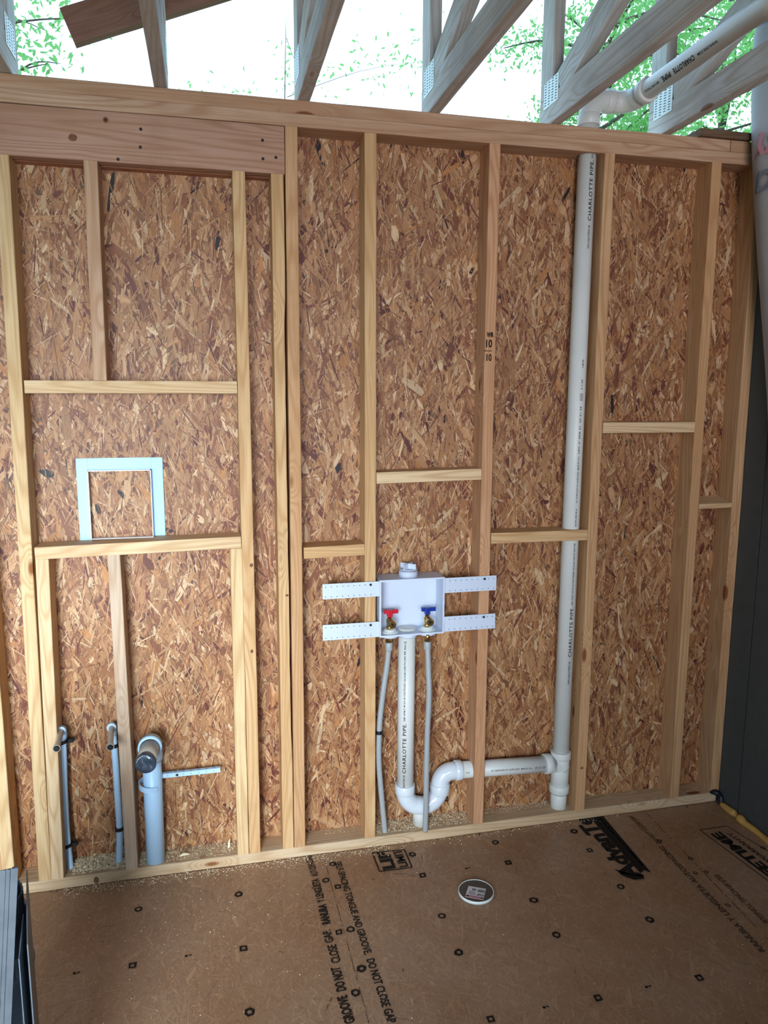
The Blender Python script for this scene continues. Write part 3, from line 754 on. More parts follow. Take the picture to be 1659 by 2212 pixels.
def tube_thing(name, label, pts, r, m, fit_z, cat='tube'):
    t = thing(name, (pts[-1][0], pts[-1][1], pts[-1][2]), label, cat)
    bm = bmesh.new(); rings(bm, spline(pts, r, 70), 18); bm_obj('tube', bm, m, t)
    p = Vector(pts[0])
    bm = bmesh.new(); rings(bm, line(p+Vector((0, 0, -.026)), p+Vector((0, 0, .004)), [(0, .0118), (.15, .0130), (.9, .0130), (1, .0115)]), 20); bm_obj('crimp_sleeve', bm, m, t)
    bm = bmesh.new(); rings(bm, line(p+Vector((0, 0, .002)), p+Vector((0, 0, .030)), [(0, .0095), (.4, .0095), (.42, .0110), (1, .0110)]), 18); bm_obj('brass_adapter', bm, 'brass', t)
    return t
tube_thing('supply_tube', 'grey supply tube under the red handled valve, bowing against the stud', [(.091, .030, .742), (.086, .028, .68), (.073, .026, .591), (.059, .022, .48), (.0545, .020, .40), (.0545, .020, .31), (.065, .024, .18), (.080, .028, .030)], .0098, 'grey_tube', 0)
tube_thing('supply_tube', 'grey supply tube under the blue handled valve, passing in front of the trap', [(.2250, .012, .742), (.2262, .002, .66), (.2275, -.008, .56), (.2220, -.012, .42), (.2200, -.012, .25), (.2215, -.008, .14), (.2235, .004, .034)], .0098, 'grey_tube', 0)

def clamp(x, y, z, r, label, side=-1, tilt=0.0):
    bm = bmesh.new()
    vs0 = len(bm.verts)
    seg = 26
    for a, b in ((r, r+.003),):
        prev = None
        for i in range(seg+1):
            an = 2*PI*i/seg
            q = [bm.verts.new((x+rr*math.cos(an), y+rr*math.sin(an), z+zz+tilt*rr*math.cos(an))) for rr, zz in ((a+.0003, -.006), (b, -.006), (b, .006), (a+.0003, .006))]
            if prev:
                for k in range(4): bm.faces.new((prev[k], prev[(k+1) % 4], q[(k+1) % 4], q[k]))
            prev = q
    xs = sorted((x+side*(r+.002), x+side*(r+.018)))
    box(bm, xs[0], xs[1], y-.003, y+.007, z-.006, z+.006)
    xe = x+side*(r+.017)
    rings(bm, line((xe, y-.006, z), (xe, y+.010, z), [(0, .003), (.2, .0042), (1, .0042)]), 10)
    o = bm_obj('pipe_clamp', bm, 'black', None, off=(x, y, z)); tag(o, label, 'clamp'); return o
clamp(.0545, .020, .424, .0098, 'black clamp holding the grey tube under the red valve to the stud', side=-1)

# ------------------------------------------------------------------ capped water stubs at the left
def stub(x, ztop, pts, capx, capy, label):
    t = thing('water_stub_pipe', (pts[-1][0], pts[-1][1], pts[-1][2]), label, 'pipe')
    y = pts[0][1]
    bm = bmesh.new(); rings(bm, spline(pts, .0105, 50), 20); bm_obj('riser', bm, 'pvc_blue', t)
    bm = bmesh.new()
    rings(bm, [((x, y, ztop-.035), (0, 0, 1), .0130), ((x, y, ztop-.012), (0, 0, 1), .0130)]+arc((x, y-.012, ztop-.012), (0, 1, 0), (0, 0, 1), .012, 0, PI/2, .0130, 8)+[((x, y-.020, ztop), (0, -1, 0), .0130)], 20)
    rings(bm, hub((x, y-.018, ztop), (0, -1, 0), .0150, .008, .001), 20)
    bm_obj('elbow', bm, 'pvc_blue', t)
    bm = bmesh.new(); rings(bm, line((x, y-.018, ztop), (capx, capy, ztop-.002), [(0, .0088), (.80, .0088), (.90, .0110), (1, .0115)]), 20, cap=False)
    rings(bm, line((capx, capy+.001, ztop-.002), (capx, capy+.0005, ztop-.002), [(0, .0114), (1, .0114)]), 20)
    sb = bm_obj('stub_end', bm, 'stub_grey', t)
    bm = bmesh.new(); rings(bm, line((capx, capy+.003, ztop-.002), (capx, capy-.003, ztop-.002), [(0, .0093), (.5, .0096), (1, .0080)]), 20)
    bm_obj('black_plug', bm, 'black', sb)
stub(-.984, .527, [(-.984, .058, .500), (-.986, .057, .43), (-.990, .055, .30), (-.991, .055, .16), (-.986, .055, .022)], -.975, -.087, 'left capped water stub pipe, beside the doubled left studs')
stub(-.8315, .523, [(-.8315, .058, .500), (-.8285, .057, .43), (-.827, .055, .28), (-.8265, .054, .15), (-.8335, .050, .022)], -.8185, -.105, 'second capped water stub pipe, close beside the greyish short stud')
clamp(-.984, .057, .482, .0130, 'black clamp just under the left water stub elbow', side=1, tilt=.3)
clamp(-.989, .055, .120, .0105, 'black clamp low on the left water pipe', side=1, tilt=.3)
clamp(-.8290, .057, .452, .0108, 'black clamp just under the second water stub elbow', side=1)
clamp(-.8270, .054, .157, .0105, 'black clamp low on the second water pipe', side=1)

# ------------------------------------------------------------------ taped toilet or sink drain
td = thing('taped_drain_pipe', (-.715, .040, 0), 'pale blue-white drain pipe with its open end covered by grey tape', 'pipe')
bm = bmesh.new(); rings(bm, line((-.714, .036, .012), (-.711, .036, .455), [(0, .0302), (1, .0302)]), 40); bm_obj('riser', bm, 'pvc_blue', td)
bm = bmesh.new()
rings(bm, [((-.7105, .036, .395), (0, 0, 1), .0318), ((-.7105, .036, .43), (0, 0, 1), .034)]+arc((-.7105, .0, .430), (0, 1, 0), (0, 0, 1), .036, 0, PI/2, .0345, 12)+[((-.711, -.012, .466), (0, -1, 0), .0345)], 36)
rings(bm, [((-.711, .002, .466), (0, -1, 0), .0345), ((-.711, .002, .466), (0, -1, 0), .0375), ((-.711, -.022, .466), (0, -1, 0), .0375), ((-.711, -.022, .466), (0, -1, 0), .0318)], 36, cap=False)
rings(bm, hub((-.711, .036, .402), (0, 0, 1), .0345, .03), 36)
bm_obj('elbow', bm, 'pvc_blue', td)
bm = bmesh.new(); rings(bm, line((-.711, -.01, .466), (-.716, -.112, .460), [(0, .0300), (1, .0300)]), 36)
sp_ = bm_obj('stub_end', bm, 'stub_grey', td)
bm = bmesh.new()                                               # wrinkled tape over the end
rnd = random.Random(5); seg = 36
ringz = [(-.083, .0306), (-.096, .0310), (-.110, .0316), (-.1165, .0310), (-.1182, .027), (-.1175, .018), (-.1172, .009), (-.1170, .002)]
prev = None
for yy, r_ in ringz:
    rg = []
    for i in range(seg):
        a = 2*PI*i/seg
        ww = min(1, r_/.027)
        yj = yy + (0.008*math.sin(a*2+1)+.005*math.sin(a*5) if yy > -.09 else .0026*ww*math.sin(2*a+r_*160)+.0012*ww*math.sin(3*a+2))
        rr = r_*(1+.015*math.sin(4*a+yy*300))
        rg.append(bm.verts.new((-.716+rr*math.cos(a), yj, .460+rr*math.sin(a))))
    if prev:
        for i in range(seg): f_ = bm.faces.new((prev[i], prev[(i+1) % seg], rg[(i+1) % seg], rg[i])); f_.smooth = True
    prev = rg
bm.faces.new(prev)
bm_obj('tape_cover', bm, 'tape', sp_)
# hanger: hook round the pipe and a perforated strap to the right
ph = thing('pipe_hanger', (-.69, .05, .32), 'pale blue plastic hook and perforated strap to the right of the taped drain', 'hanger')
bm = bmesh.new(); prev = None
for i in range(25):
    a = 2.0+(5.3-2.0)*i/24
    rr = .040-.006*(i/24)
    zc = .318-.012*(i/24)
    c_ = Vector((-.716+rr*math.cos(a), .036+rr*math.sin(a), zc))
    q = [bm.verts.new(c_+Vector((math.cos(a)*dx, math.sin(a)*dx, dz))) for dx, dz in ((0, -.009), (.003, -.009), (.003, .009), (0, .009))]
    if prev:
        for k in range(4): bm.faces.new((prev[k], prev[(k+1) % 4], q[(k+1) % 4], q[k]))
    else: bm.faces.new(list(reversed(q)))
    prev = q
bm.faces.new(prev); bm_obj('hook', bm, 'pvc_blue', ph)
bm = bmesh.new()
box(bm, -.684, -.492, .0450, .0475, .324, .338); box(bm, -.684, -.492, .0475, .0600, .3360, .3385)
box(bm, -.688, -.683, .042, .0560, .318, .342)
for k in range(7):
    xx = -.664+k*.0252
    vs = [bm.verts.new((xx+.0014*math.cos(i*PI/4), .0447, .331+.0014*math.sin(i*PI/4))) for i in range(8)]
    bm.faces.new(vs).material_index = 1
    vs = [bm.verts.new((xx+dx, .0520+dy, .3388)) for dx, dy in ((-.004, -.0012), (.004, -.0012), (.004, .0012), (-.004, .0012))]
    bm.faces.new(vs).material_index = 1
sr_ = bm_obj('strap', bm, ['pvc_blue', 'hole'], ph)
bm = bmesh.new(); rings(bm, line((-.6335, .0445, .331), (-.6335, .0410, .331), [(0, .004), (.6, .004), (1, .002)]), 12); bm_obj('screw', bm, 'nail', sr_)

# ------------------------------------------------------------------ pale blue frame on the lower left block
fr = thing('access_frame', (-.77, .08, 1.137), 'pale blue square plastic frame standing on the lower left block', 'frame')
bm = bmesh.new()
# flange, U shaped: left, top, right; slight taper as in the photo
box(bm, -.9005, -.8655, .0820, .0860, 1.133, 1.394, bev=.001)
box(bm, -.6770, -.6410, .0820, .0860, 1.141, 1.394, bev=.001)
box(bm, -.8655, -.6770, .0820, .0860, 1.357, 1.394)
bm_obj('flange', bm, 'frame_plastic', fr)
bm = bmesh.new()
for a in ((-.8655, -.8632, 1.137, 1.357), (-.6790, -.6767, 1.1415, 1.357), (-.8655, -.6767, 1.3545, 1.357), (-.8655, -.6767, 1.1395, 1.1420)):
    box(bm, a[0], a[1], .062, .083, a[2], a[3])
tag(bm_obj('inner_rim', bm, 'pvc_gloss', fr), label='thin white raised rim')

# ------------------------------------------------------------------ sawdust and chips
def chips(dst, n, fx, fz, smin, smax):
    for _ in range(n):
        x, y, z = fx(); s = random.uniform(smin, smax); a = random.uniform(0, PI); t = random.uniform(-.5, .5)
        R3 = Matrix.Rotation(a, 3, 'Z') @ Matrix.Rotation(t, 3, 'X') @ Matrix.Rotation(random.uniform(-.5, .5), 3, 'Y')
        l, w_, h = s, s*random.uniform(.25, .6), s*.12
        pts = [(-l, -w_, 0), (l, -w_*.6, 0), (l*.8, w_, 0), (-l*.9, w_*.7, 0)]
        lo = [dst.verts.new(Vector((x, y, z+h*2))+R3 @ Vector(p)) for p in pts]
        hi = [dst.verts.new(v.co+Vector((0, 0, h))) for v in lo]
        dst.faces.new(hi); dst.faces.new(list(reversed(lo)))
        for k in range(4): dst.faces.new((lo[k], lo[(k+1) % 4], hi[(k+1) % 4], hi[k]))
bm = bmesh.new()
U = random.uniform
def zone(x0, x1, h=.006, y0=.012, y1=.086):
    def f():
        y = y0+(y1-y0)*(U(0, 1)**.7); return U(x0, x1), y, ZB+U(0, h)*((y-y0)/(y1-y0))
    return f
chips(bm, 2200, zone(-.975, -.812, .016), 0, .0012, .0045)
chips(bm, 260, zone(-.765, -.745), 0, .0012, .004); chips(bm, 700, zone(-.68, -.45, .003), 0, .001, .0032)
chips(bm, 1500, zone(.045, .400, .012), 0, .001, .0034); chips(bm, 300, zone(.45, .74, .003, .05), 0, .0008, .0026); chips(bm, 90, zone(-.20, -.005, .002, .05), 0, .0008, .002)
tag(bm_obj('sawdust', bm, 'chip'), 'pale sawdust heaped on the bottom plate between the studs', 'sawdust', kind='stuff')
bm = bmesh.new()
def fz():
    x = U(-1.0, .1) if U(0, 1) < .85 else U(.1, 1.0); return x, -abs(random.gauss(0, .022))-.002, .0008
chips(bm, 1500, fz, 0, .0008, .0028)
def fz2(): return random.gauss(-.62, .22), random.gauss(-.28, .14), .0008
chips(bm, 420, fz2, 0, .0007, .0020)
def fz3(): return U(-.95, 1.2), U(-1.0, -.02), .0008
chips(bm, 260, fz3, 0, .0006, .0022)
tag(bm_obj('floor_sawdust', bm, 'chip'), 'fine pale chips scattered over the brown subfloor', 'sawdust', kind='stuff')
def chip_thing(pts, h, label):
    bm = bmesh.new(); rings(bm, spline(pts, [h*.4, h, h*.9, h*.3][:len(pts)] if len(pts) == 4 else h, 14), 7)
    o = bm_obj('wood_chip', bm, 'chip', None, off=pts[0]); tag(o, label, 'wood chip')
a_ = on(388, 1850, 2, .044); b_ = on(410, 1845, 2, .046)
chip_thing([a_, a_*.66+b_*.34+[0, .004, .002], a_*.33+b_*.67+[0, 0, .003], b_], .0048, 'pale wood shaving lying on the plate right of the taped drain')
a_ = on(492, 1834, 1, .05); b_ = on(497, 1812, 1, .06)
chip_thing([a_, a_*.66+b_*.34+[.002, 0, .0], a_*.33+b_*.67+[-.001, 0, .0], b_], .0045, 'wood splinter standing against the short stud at mid left')

# ------------------------------------------------------------------ printed marks on the subfloor
bm = bmesh.new(); bmf = bmesh.new()
zf = .0010
def fp(px, py):
    q = on(px, py, 2, 0.0); return Vector((q[0], q[1], zf))
N = (0, 0, 1)
def ftext(s, a, b, h, bold=.0006, d=None):
    flat_text(bm if d is None else d, s, fp(*a), fp(*b), h, N, bold, 0.0)
ftext('GROOVE', (767, 2209), (748, 2150), .0260, .0012); ftext('DO NOT', (748, 2140), (734, 2088), .0260, .0012)
ftext('CLOSE', (736, 2079), (725, 2040), .0255, .0008); ftext('GAP.', (721, 2035), (713, 2008), .0250, .0008)
ftext('RANURA', (714, 1996), (703, 1953), .0250, .0014); ftext('Y LENG\u00dcETA', (702, 1948), (688, 1898), .0240, .0009); ftext('AUTOSPACING', (688, 1892), (672, 1848), .0230, .0006)
ftext('SELF-SPACING TONGUE AND GROOVE.', (723, 1863), (788, 2064), .0220, .0005); ftext('DO NOT CLOSE GAP', (791, 2073), (838, 2212), .0230, .0007)
def quad(dst, pts):
    dst.faces.new([dst.verts.new(p) for p in pts])
def strip(dst, a, b, w_, h=0.0):
    a, b = Vector(a), Vector(b); d_ = (b-a).normalized(); n_ = Vector((-d_.y, d_.x, 0))*w_/2
    quad(dst, (a-n_, b-n_, b+n_, a+n_))
def seam(dst, a, b, w_, dash=True):
    a, b = fp(*a), fp(*b); n_ = 70
    for i in range(n_):
        if dash and random.random() < .25: continue
        p, q = a.lerp(b, i/n_), a.lerp(b, (i+.8)/n_); strip(dst, p, q, w_*U(.5, 1.2))
seam(bm, (699, 1850), (797, 2212), .0016)
seam(bmf, (1392, 1752), (1659, 2030), .0030)
def mark(px, py, kind, d_=None, s=.0112):
    c = fp(px, py); d_ = bm if d_ is None else d_
    n_ = 4 if kind == 's' else 6; a0 = PI/4 if kind == 's' else 0.3
    if kind == 'd':
        strip(d_, c+Vector((-.009, 0, 0)), c+Vector((-.001, 0, 0)), .007); strip(d_, c+Vector((.002, .001, 0)), c+Vector((.010, .001, 0)), .004); return
    ro, ri = s*1.25*U(.9, 1.1), s*.62*U(.9, 1.1)
    o_ = [c+Vector((math.cos(a0+2*PI*i/n_), math.sin(a0+2*PI*i/n_), 0))*ro*U(.9, 1.12) for i in range(n_)]
    i_ = [c+Vector((math.cos(a0+2*PI*i/n_), math.sin(a0+2*PI*i/n_), 0))*ri for i in range(n_)]
    for k in range(n_):
        quad(d_, (i_[k], o_[k], o_[(k+1) % n_], i_[(k+1) % n_]))
for p in ((299, 1964), (515, 1932), (539, 2187), (704, 1902), (718, 1867), (757, 2008), (781, 2093), (768, 2145), (891, 1846), (1070, 1820), (954, 1979), (1153, 1945), (1202, 2020), (991, 2058), (1341, 1916), (1403, 1987), (1240, 1796)): mark(*p, 'h')
for p in ((526, 2049), (286, 2086), (730, 1916), (732, 2014), (913, 1891), (1098, 1864), (1274, 1837), (1511, 2113), (1292, 2156), (1060, 2202)): mark(*p, 's')
for p in ((165, 2102), (406, 2065), (1400, 2132), (1179, 2176), (1010, 1876)): mark(*p, 'd')
for p in ((1425, 1817), (1492, 1855), (1502, 1886), (1525, 1884), (1572, 1956), (1648, 1832)): mark(*p, 'h', bmf, .007)
# lifetime boxes: lower-left, lower-right corners near the camera; print reads away from it
def lifebox(d_, A, B, Cc, Dd, tx1, tx2, w_, bold=.0028):
    A, B, Cc, Dd = fp(*A), fp(*B), fp(*Cc), fp(*Dd)          # near-left, near-right, far-right, far-left
    for p, q in ((A, B), (B, Cc), (Cc, Dd), (Dd, A)): strip(d_, p, q, w_)
    L = (Dd-A); W_ = (B-A)
    for s_, u0, u1, hgt, bd, f0 in ((tx1, .50, .12, .36, bold, .05), (tx2, .90, .62, .26, bold*.35, .06)):
        a = A+W_*u0+L*f0; b = A+W_*u0+L*.97
        if s_: flat_text(d_, s_, a, b, W_.length*hgt, N, bd, 0.0)
lifebox(bm, (820, 1883), (890, 1874), (874, 1836), (804, 1842), 'LIF', 'LIMIT', .0045)
A_, B_, C_, D_2 = fp(1512, 1793), fp(1570, 1785), fp(1750, 1893), fp(1688, 1925)
for p, q in ((A_, B_), (B_, C_), (A_, D_2)): strip(bm, p, q, .0035)
L_ = D_2-A_; W_ = B_-A_
flat_text(bm, 'LIFETIME', A_+W_*.52+L_*.99, A_+W_*.52+L_*.07, .040, N, .0028, 0.0)
flat_text(bmf, 'LIMITED WARRANTY', A_+W_*.84+L_*.96, A_+W_*.84+L_*.10, .018, N, .0008, 0.0)
# the big slanted logo with its bar
lg0, lg1 = fp(1386, 1892), fp(1266, 1762)
flat_text(bm, 'AdvanTech', lg0, lg0+(lg1-lg0)*1.22, .060, N, .0042, 0.0)
b0, b1, b2, b3 = fp(1272, 1764), fp(1300, 1760), fp(1407, 1886), fp(1383, 1886)
quad(bm, (b0, b3, fp(1392, 1880), b2, b1)); 
sw = [fp(*p) for p in ((1328, 1878), (1346, 1893), (1370, 1901), (1392, 1899), (1389, 1890), (1368, 1890), (1348, 1884))]
quad(bm, sw)
ftext('SUBFLOORING', (1393, 1872), (1296, 1766), .008, .0003, bmf)
ftext('RANURA Y LENG\u00dcETA AUTOSPACING', (1655, 2056), (1432, 1828), .0195, .0005, bmf)
ftext('DO NOT CLOSE GAP', (1430, 1822), (1366, 1762), .0190, .0003, bmf)
ftext('SELF-SPACING TONGUE', (1541, 1890), (1652, 1996), .0190, .0002, bmf)
me = bpy.data.meshes.new('floor_print'); bm.to_mesh(me); bm.free(); tag(link('floor_print', me, 'floor_ink', floor_o), kind='structure')
me = bpy.data.meshes.new('faint_floor_print'); bmf.to_mesh(me); bmf.free(); tag(link('faint_floor_print', me, 'faint_ink', floor_o), kind='structure')

# ------------------------------------------------------------------ round lid on the floor
ld = thing('floor_drain_cap', (.302, -.316, 0), 'round dark cap with white rim and a sticker lying on the subfloor', 'cap')
cx_, cyy_ = .302, -.316
bm = bmesh.new()
rings(bm, [((cx_, cyy_, .0005), (0, 0, 1), .0555), ((cx_, cyy_, .001), (0, 0, 1), .0575), ((cx_, cyy_, .009), (0, 0, 1), .0575), ((cx_, cyy_, .0100), (0, 0, 1), .0565), ((cx_, cyy_, .0100), (0, 0, 1), .0548), ((cx_, cyy_, .0080), (0, 0, 1), .0545)], 64, cap=False)
bm_obj('rim', bm, 'rim', ld)
bm = bmesh.new(); rings(bm, line((cx_, cyy_, .0006), (cx_, cyy_, .0086), [(0, .0546), (1, .0546)]), 64); bm_obj('disc', bm, 'disc', ld)
lz = .0092
def lq(px, py): q = on(px, py, 2, lz); return Vector((q[0], q[1], lz))
s0, s1, s2, s3 = lq(1012, 1913.5), lq(1050, 1920), lq(1043.5, 1944.5), lq(1004.5, 1937.5)   # far-left, far-right, near-right, near-left
bm = bmesh.new(); quad(bm, (s3, s2, s1, s0)); bm_obj('sticker', bm, 'paper', ld)
bm = bmesh.new()
def sp2(u, v, dz=.0004): return (s3+(s2-s3)*u+(s0-s3)*v)+Vector((0, 0, dz))
for k in range(14):
    u0 = .57+k*.029; quad(bm, (sp2(u0, .60), sp2(u0+(.018 if k % 3 else .008), .60), sp2(u0+(.018 if k % 3 else .008), .84), sp2(u0, .84)))
for k in range(6):
    v0 = .30+k*.055; quad(bm, (sp2(.12, v0), sp2(.50, v0), sp2(.50, v0+.012), sp2(.12, v0+.012)))
for k in range(5): quad(bm, (sp2(.26+k*.045, .66), sp2(.285+k*.045, .66), sp2(.285+k*.045, .84), sp2(.26+k*.045, .84)))
quad(bm, (sp2(.04, .10), sp2(.18, .10), sp2(.18, .18), sp2(.04, .18))); quad(bm, (sp2(.86, .10), sp2(.98, .10), sp2(.98, .18), sp2(.86, .18)))
flat_text(bm, '2"x3"', sp2(.96, .44), sp2(.58, .44), .0075, N, .0004, .0002)
bm_obj('sticker_print', bm, 'ink', ld)
bm = bmesh.new(); quad(bm, (sp2(.03, .06, .0002), sp2(.97, .06, .0002), sp2(.97, .22, .0002), sp2(.03, .22, .0002))); bm_obj('sticker_stripe', bm, 'pink', ld)

# ------------------------------------------------------------------ yellow foam bead at the right wall
pts = []; rs = []
ln = [(1.428, -.022), (1.424, -.050), (1.423, -.075), (1.424, -.105), (1.427, -.125), (1.420, -.150), (1.421, -.175), (1.424, -.21), (1.425, -.25), (1.423, -.30), (1.425, -.37), (1.423, -.45), (1.425, -.6), (1.424, -.8)]
rr = [.006, .012, .013, .014, .008, .017, .012, .012, .011, .012, .012, .011, .012, .010]
for (x, y), r_ in zip(ln, rr): pts.append((x, y, r_*.75)); rs.append(r_)
bm = bmesh.new(); rings(bm, spline(pts, rs, 90), 16); o = bm_obj('foam_bead', bm, 'foam', None, off=pts[0], smooth=True)
tag(o, 'lumpy yellow foam bead along the foot of the dark grey wall', 'foam')
bm = bmesh.new(); rings(bm, spline([(1.4, .004, .040), (1.414, -.010, .045), (1.430, -.018, .030), (1.429, -.026, .012), (1.420, -.030, .002)], [.006, .012, .011, .012, .006], 24), 10)
o = bm_obj('black_seal', bm, 'black', None, off=(1.41, 0, .03), smooth=True); tag(o, 'black sealant lump in the right floor corner at the plate end', 'sealant')

# ------------------------------------------------------------------ white house wrap hanging at top right
hw = thing('house_wrap', (1.40, -.1, 2.9), 'white printed house wrap sheet hanging down over the right corner', 'wrap')
edge = [(1618, 60, -.035), (1611, 150, -.035), (1612, 300, -.035), (1616, 400, -.045), (1626, 575, -.062), (1637, 712, -.085), (1650, 850, -.115), (1659, 980, -.15), (1672, 1120, -.19)]
bm = bmesh.new(); grid = []
E_ = [on(px, py, 1, yy) for px, py, yy in edge]
ny = 26
for i, e in enumerate(E_):
    row = []
    for j in range(ny+1):
        s_ = j/ny; dy = s_**1.3*1.3
        # the free edge rolls away toward the wall corner, then the sheet runs along the grey wall toward the camera
        roll = max(0, 1-dy/.05)
        x = e[0] + (1.395+.012*math.sin(9*dy+i*.5)-e[0])*min(1, dy/.5) - .0*roll
        row.append(bm.verts.new((min(x+.030*roll*roll, 1.425), e[1]-dy-.0+.015*roll*roll, e[2]+.02*math.sin(dy*5)*0)))
    grid.append(row)
for i in range(len(grid)-1):
    for j in range(ny):
        f_ = bm.faces.new((grid[i][j], grid[i][j+1], grid[i+1][j+1], grid[i+1][j])); f_.smooth = True
sheet = bm_obj('sheet', bm, 'wrap', hw)
md = sheet.modifiers.new('thickness', 'SOLIDIFY'); md.thickness = .0012; md.offset = 1
md = sheet.modifiers.new('soft', 'SUBSURF'); md.levels = 1; md.render_levels = 1
def wrap_x(y, z):
    """the sheet's x at this y and height, for the print lying on it"""
    zs = [e[2] for e in E_]; k = 0
    for k in range(len(zs)-1):
        if zs[k+1] <= z <= zs[k]: break
    t = (z-zs[k+1])/(zs[k]-zs[k+1]); ex = E_[k+1][0]*(1-t)+E_[k][0]*t; ey = E_[k+1][1]*(1-t)+E_[k][1]*t; ii = k+1-t
    dy = max(0, ey-y); roll = max(0, 1-dy/.05)
    return min(ex+(1.395+.012*math.sin(9*dy+ii*.5)-ex)*min(1, dy/.5)+.030*roll*roll, 1.425)
def wrap_text(s, y0, z0, L, h, m, bold, nm, flip=True):
    t = text_mesh(s, h/.7, bold); bm = bmesh.new(); k = L/width(t)
    merge(bm, t, lambda c: Vector((wrap_x(y0+c.x*k+c.y*.25, z0-c.y)-.0045, y0+c.x*k+c.y*.25, z0-c.y)))
    bm_obj(nm, bm, m, hw)
wrap_text('SY', -.170, 2.455, .105, .065, 'wrap_red', .004, 'red_print')
wrap_text('CI', -.160, 2.335, .085, .060, 'wrap_grey', .004, 'grey_print')
bm = bmesh.new()
for za, zb in ((1.462, 1.478),):
    P_ = []
    for j in range(10):
        y = -.155-j*.03; P_.append((y, wrap_x(y, 1.47)-.005))
    for j in range(9):
        quad(bm, ((P_[j][1], P_[j][0], za), (P_[j+1][1], P_[j+1][0], za), (P_[j+1][1], P_[j+1][0], zb), (P_[j][1], P_[j][0], zb)))
bm_obj('crimson_stripe', bm, 'wrap_crimson', hw)

# ------------------------------------------------------------------ sheet metal ducts at lower left
def sheet_arc(name, cx, cyy, r, a0, a1, z0, z1, m, label, crimp=False, hem=True, grp=None):
    bm = bmesh.new(); seg = 48; zs = [z0, z0+.02, (z0+z1)/2, z1-.05, z1-.046, z1-.040, z1-.012, z1] if crimp else [z0, z1]
    prev = None
    th = .0010
    rows = []
    for z in zs:
        row = []
        for i in range(seg*3+1):
            a = a0+(a1-a0)*i/(seg*3)
            rr = r
            if crimp and z >= z1-.041: rr = r-.004-(.0018 if i % 4 < 2 else 0)
            if crimp and abs(z-(z1-.046)) < .001: rr = r+.003
            row.append((rr*math.cos(a), rr*math.sin(a)))
        rows.append(row)
    for dr in (0,):
        V = [[bm.verts.new((cx+x, cyy+y, z)) for x, y in row] for row, z in zip(rows, zs)]
        for i in range(len(zs)-1):
            for j in range(seg*3):
                f_ = bm.faces.new((V[i][j], V[i][j+1], V[i+1][j+1], V[i+1][j])); f_.smooth = True
    o = bm_obj(name, bm, m, None, off=(cx, cyy, z0)); md = o.modifiers.new('gauge', 'SOLIDIFY'); md.thickness = .0012; md.offset = 0
    tag(o, label, 'duct', grp); return o
q1, q2 = on(57, 1926, 1, -.86), on(50, 2036, 1, -.86)
DX, DY = q1[0]-.078, -.86
sheet_arc('duct_pipe', DX, DY, .0735, 0, 2*PI, 0, q1[2], 'galv', 'taller galvanised duct pipe with crimped end, standing inside the wider one at lower left', crimp=True)
sheet_arc('duct_pipe', DX, DY, .0800, 0, 2*PI, 0, q2[2], 'galv', 'wider galvanised duct pipe around the foot of the taller crimped pipe', crimp=True)
def upright(name, P, th, m, label, hemmed=False):
    """a standing sheet from a plan polyline of (x, y, height)"""
    bm = bmesh.new(); prev = None
    for x, y, z in P:
        q = (bm.verts.new((x, y, 0)), bm.verts.new((x, y, z)))
        if prev: bm.faces.new((prev[0], q[0], q[1], prev[1]))
        prev = q
    o = bm_obj(name, bm, m, None, off=(P[0][0], P[0][1], 0)); md = o.modifiers.new('gauge', 'SOLIDIFY'); md.thickness = th; md.offset = 0
    return tag(o, label, 'duct')
fa, fb, fc = on(58, 1880, 1, -.83), on(56, 1990, 1, -.93), on(50, 2110, 1, -1.04)
upright('duct_sheet', [(fa[0], -.83, fa[2]), (fb[0]+.004, -.93, fa[2]*.985), (fc[0]+.006, -1.02, fa[2]*.95)], .0022, 'galv', 'upright sheet metal blade seen edge on, nearest the open subfloor')
ga, gb = on(50, 1975, 1, -.90), on(52, 2120, 1, -1.0)
upright('duct_sheet', [(ga[0], -.90, ga[2]), (gb[0]-.006, -1.0, ga[2]*.96)], .0020, 'galv', 'shorter blade of sheet metal between the duct pipe and the edge on sheet')
t0_, t1_ = on(36, 1880, 1, -.98), on(22, 2212, 1, -.98)
k_ = (t0_[0]-t1_[0])/(t0_[2]-t1_[2]); xb_ = t0_[0]-k_*t0_[2]; H_ = t0_[2]
bm = bmesh.new()
def leaf_box(x0, x1, ya, yb_, za, zb_):
    vs = box(bm, x0, x1, ya, yb_, za, zb_)
    for v in vs: v.co.x += k_*v.co.z
leaf_box(xb_-.28, xb_, -.981, -.979, 0, H_); leaf_box(xb_-.009, xb_+.0012, -.984, -.977, 0, H_+.001); leaf_box(xb_-.016, xb_-.0125, -.983, -.980, 0, H_); leaf_box(xb_-.022, xb_-.020, -.9825, -.980, 0, H_)
bmesh.ops.rotate(bm, verts=bm.verts, cent=(xb_, -.98, 0), matrix=Matrix.Rotation(math.radians(8), 3, 'Z'))
o = bm_obj('duct_sheet', bm, 'galv_dull', None, off=(xb_, -.98, 0)); tag(o, 'flat grey galvanised sheet with a hemmed edge cut off by the lower left corner', 'duct')

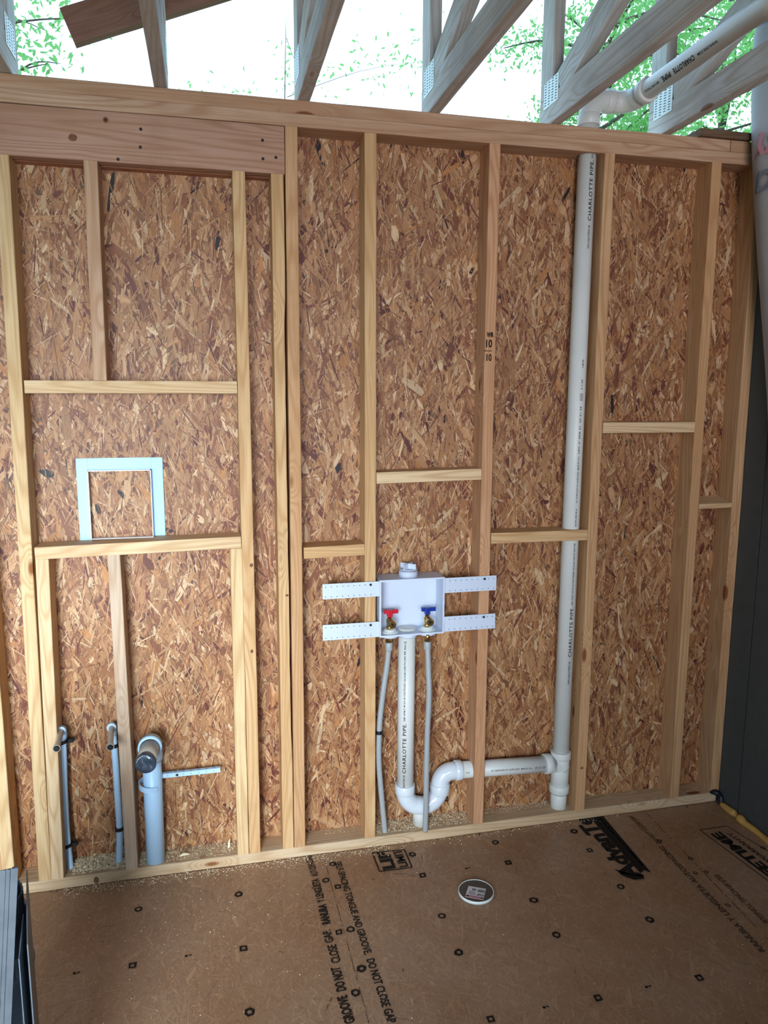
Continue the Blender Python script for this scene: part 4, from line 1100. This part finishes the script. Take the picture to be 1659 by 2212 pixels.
# ------------------------------------------------------------------ trees outside
def tree(x, y, h, crown, nleaf, seed, label, size=.06, trunk_r=.12, br=.03):
    r = random.Random(seed)
    t = thing('tree', (x, y, -.6), label, 'tree', 'trees beyond the wall')
    bm = bmesh.new(); rings(bm, spline([(x, y, -.6), (x+.1, y, h*.4), (x-.05, y+.1, h*.75), (x, y, h)], [trunk_r, trunk_r*.8, trunk_r*.5, trunk_r*.15], 20), 10); bm_obj('trunk', bm, 'bark', t)
    bm = bmesh.new(); tips = []
    for i in range(34):
        zb = r.uniform(.52, .97)*h; a = r.uniform(0, 2*PI); L = crown*r.uniform(.5, 1.0)
        p0 = Vector((x, y, zb)); p2 = p0+Vector((math.cos(a)*L, math.sin(a)*L, r.uniform(-.1, .5)*L)); p1 = p0.lerp(p2, .5)+Vector((r.uniform(-.1, .1), r.uniform(-.1, .1), r.uniform(0, .2)))
        if br > .01 or i < 4: rings(bm, spline([p0, p1, p2], [br, br*.6, br*.2], 8), 6); tips += [p1.lerp(p2, k/5)+Vector([r.gauss(0, .08) for _ in range(3)]) for k in range(6)]
    bm_obj('branches', bm, 'bark', t)
    rg = np.random.default_rng(seed); tp = np.array([list(p) for p in tips])
    c = tp[rg.integers(0, len(tp), nleaf)]+rg.normal(0, crown*.10, (nleaf, 3))
    nrm = rg.normal(0, 1, (nleaf, 3)); nrm /= np.linalg.norm(nrm, axis=1)[:, None]
    a_ = np.cross(nrm, rg.normal(0, 1, (nleaf, 3))); a_ /= np.linalg.norm(a_, axis=1)[:, None]; b_ = np.cross(nrm, a_)
    s = size*rg.uniform(.5, 1.2, (nleaf, 1))
    V = np.stack([c-a_*s, c-a_*s*.2+b_*s*.42, c+a_*s*.55+b_*s*.3, c+a_*s, c+a_*s*.5-b_*s*.34, c-a_*s*.3-b_*s*.40], 1).reshape(-1, 3)
    me = bpy.data.meshes.new('foliage'); me.vertices.add(len(V)); V = V-np.array([x, y, -.6])
    me.vertices.foreach_set('co', V.astype(np.float32).ravel()); me.loops.add(len(V)); me.loops.foreach_set('vertex_index', np.arange(len(V), dtype=np.int32))
    me.polygons.add(nleaf); me.polygons.foreach_set('loop_start', np.arange(nleaf, dtype=np.int32)*6); me.update(calc_edges=True)
    link('foliage', me, 'leaf', t)
def tree_at(px, py, y, *a, **k):
    q = on(px, py, 1, y); tree(q[0], y, *a, **k)
tree_at(1300, 200, 7.6, 7.4, 1.6, 14000, 3, 'leafy tree seen under and around the vent elbow', size=.042)
tree_at(1570, 200, 13.0, 11.2, 2.6, 15000, 4, 'leafy tree between the overhead pipe and the white wrap', size=.062)
tree_at(1900, 200, 7.0, 7.4, 1.4, 5200, 5, 'leafy tree behind the white wrap at the right edge', size=.060)
tree_at(-50, 60, 6.0, 6.3, 1.2, 2200, 6, 'thin leafy tree reaching in at the upper left beside the leftmost truss', size=.042, trunk_r=.04, br=.014)
tree_at(620, 160, 15.0, 9.6, 3.6, 700, 8, 'sparse faint tree far off above the middle of the wall', size=.06, trunk_r=.03, br=.008)
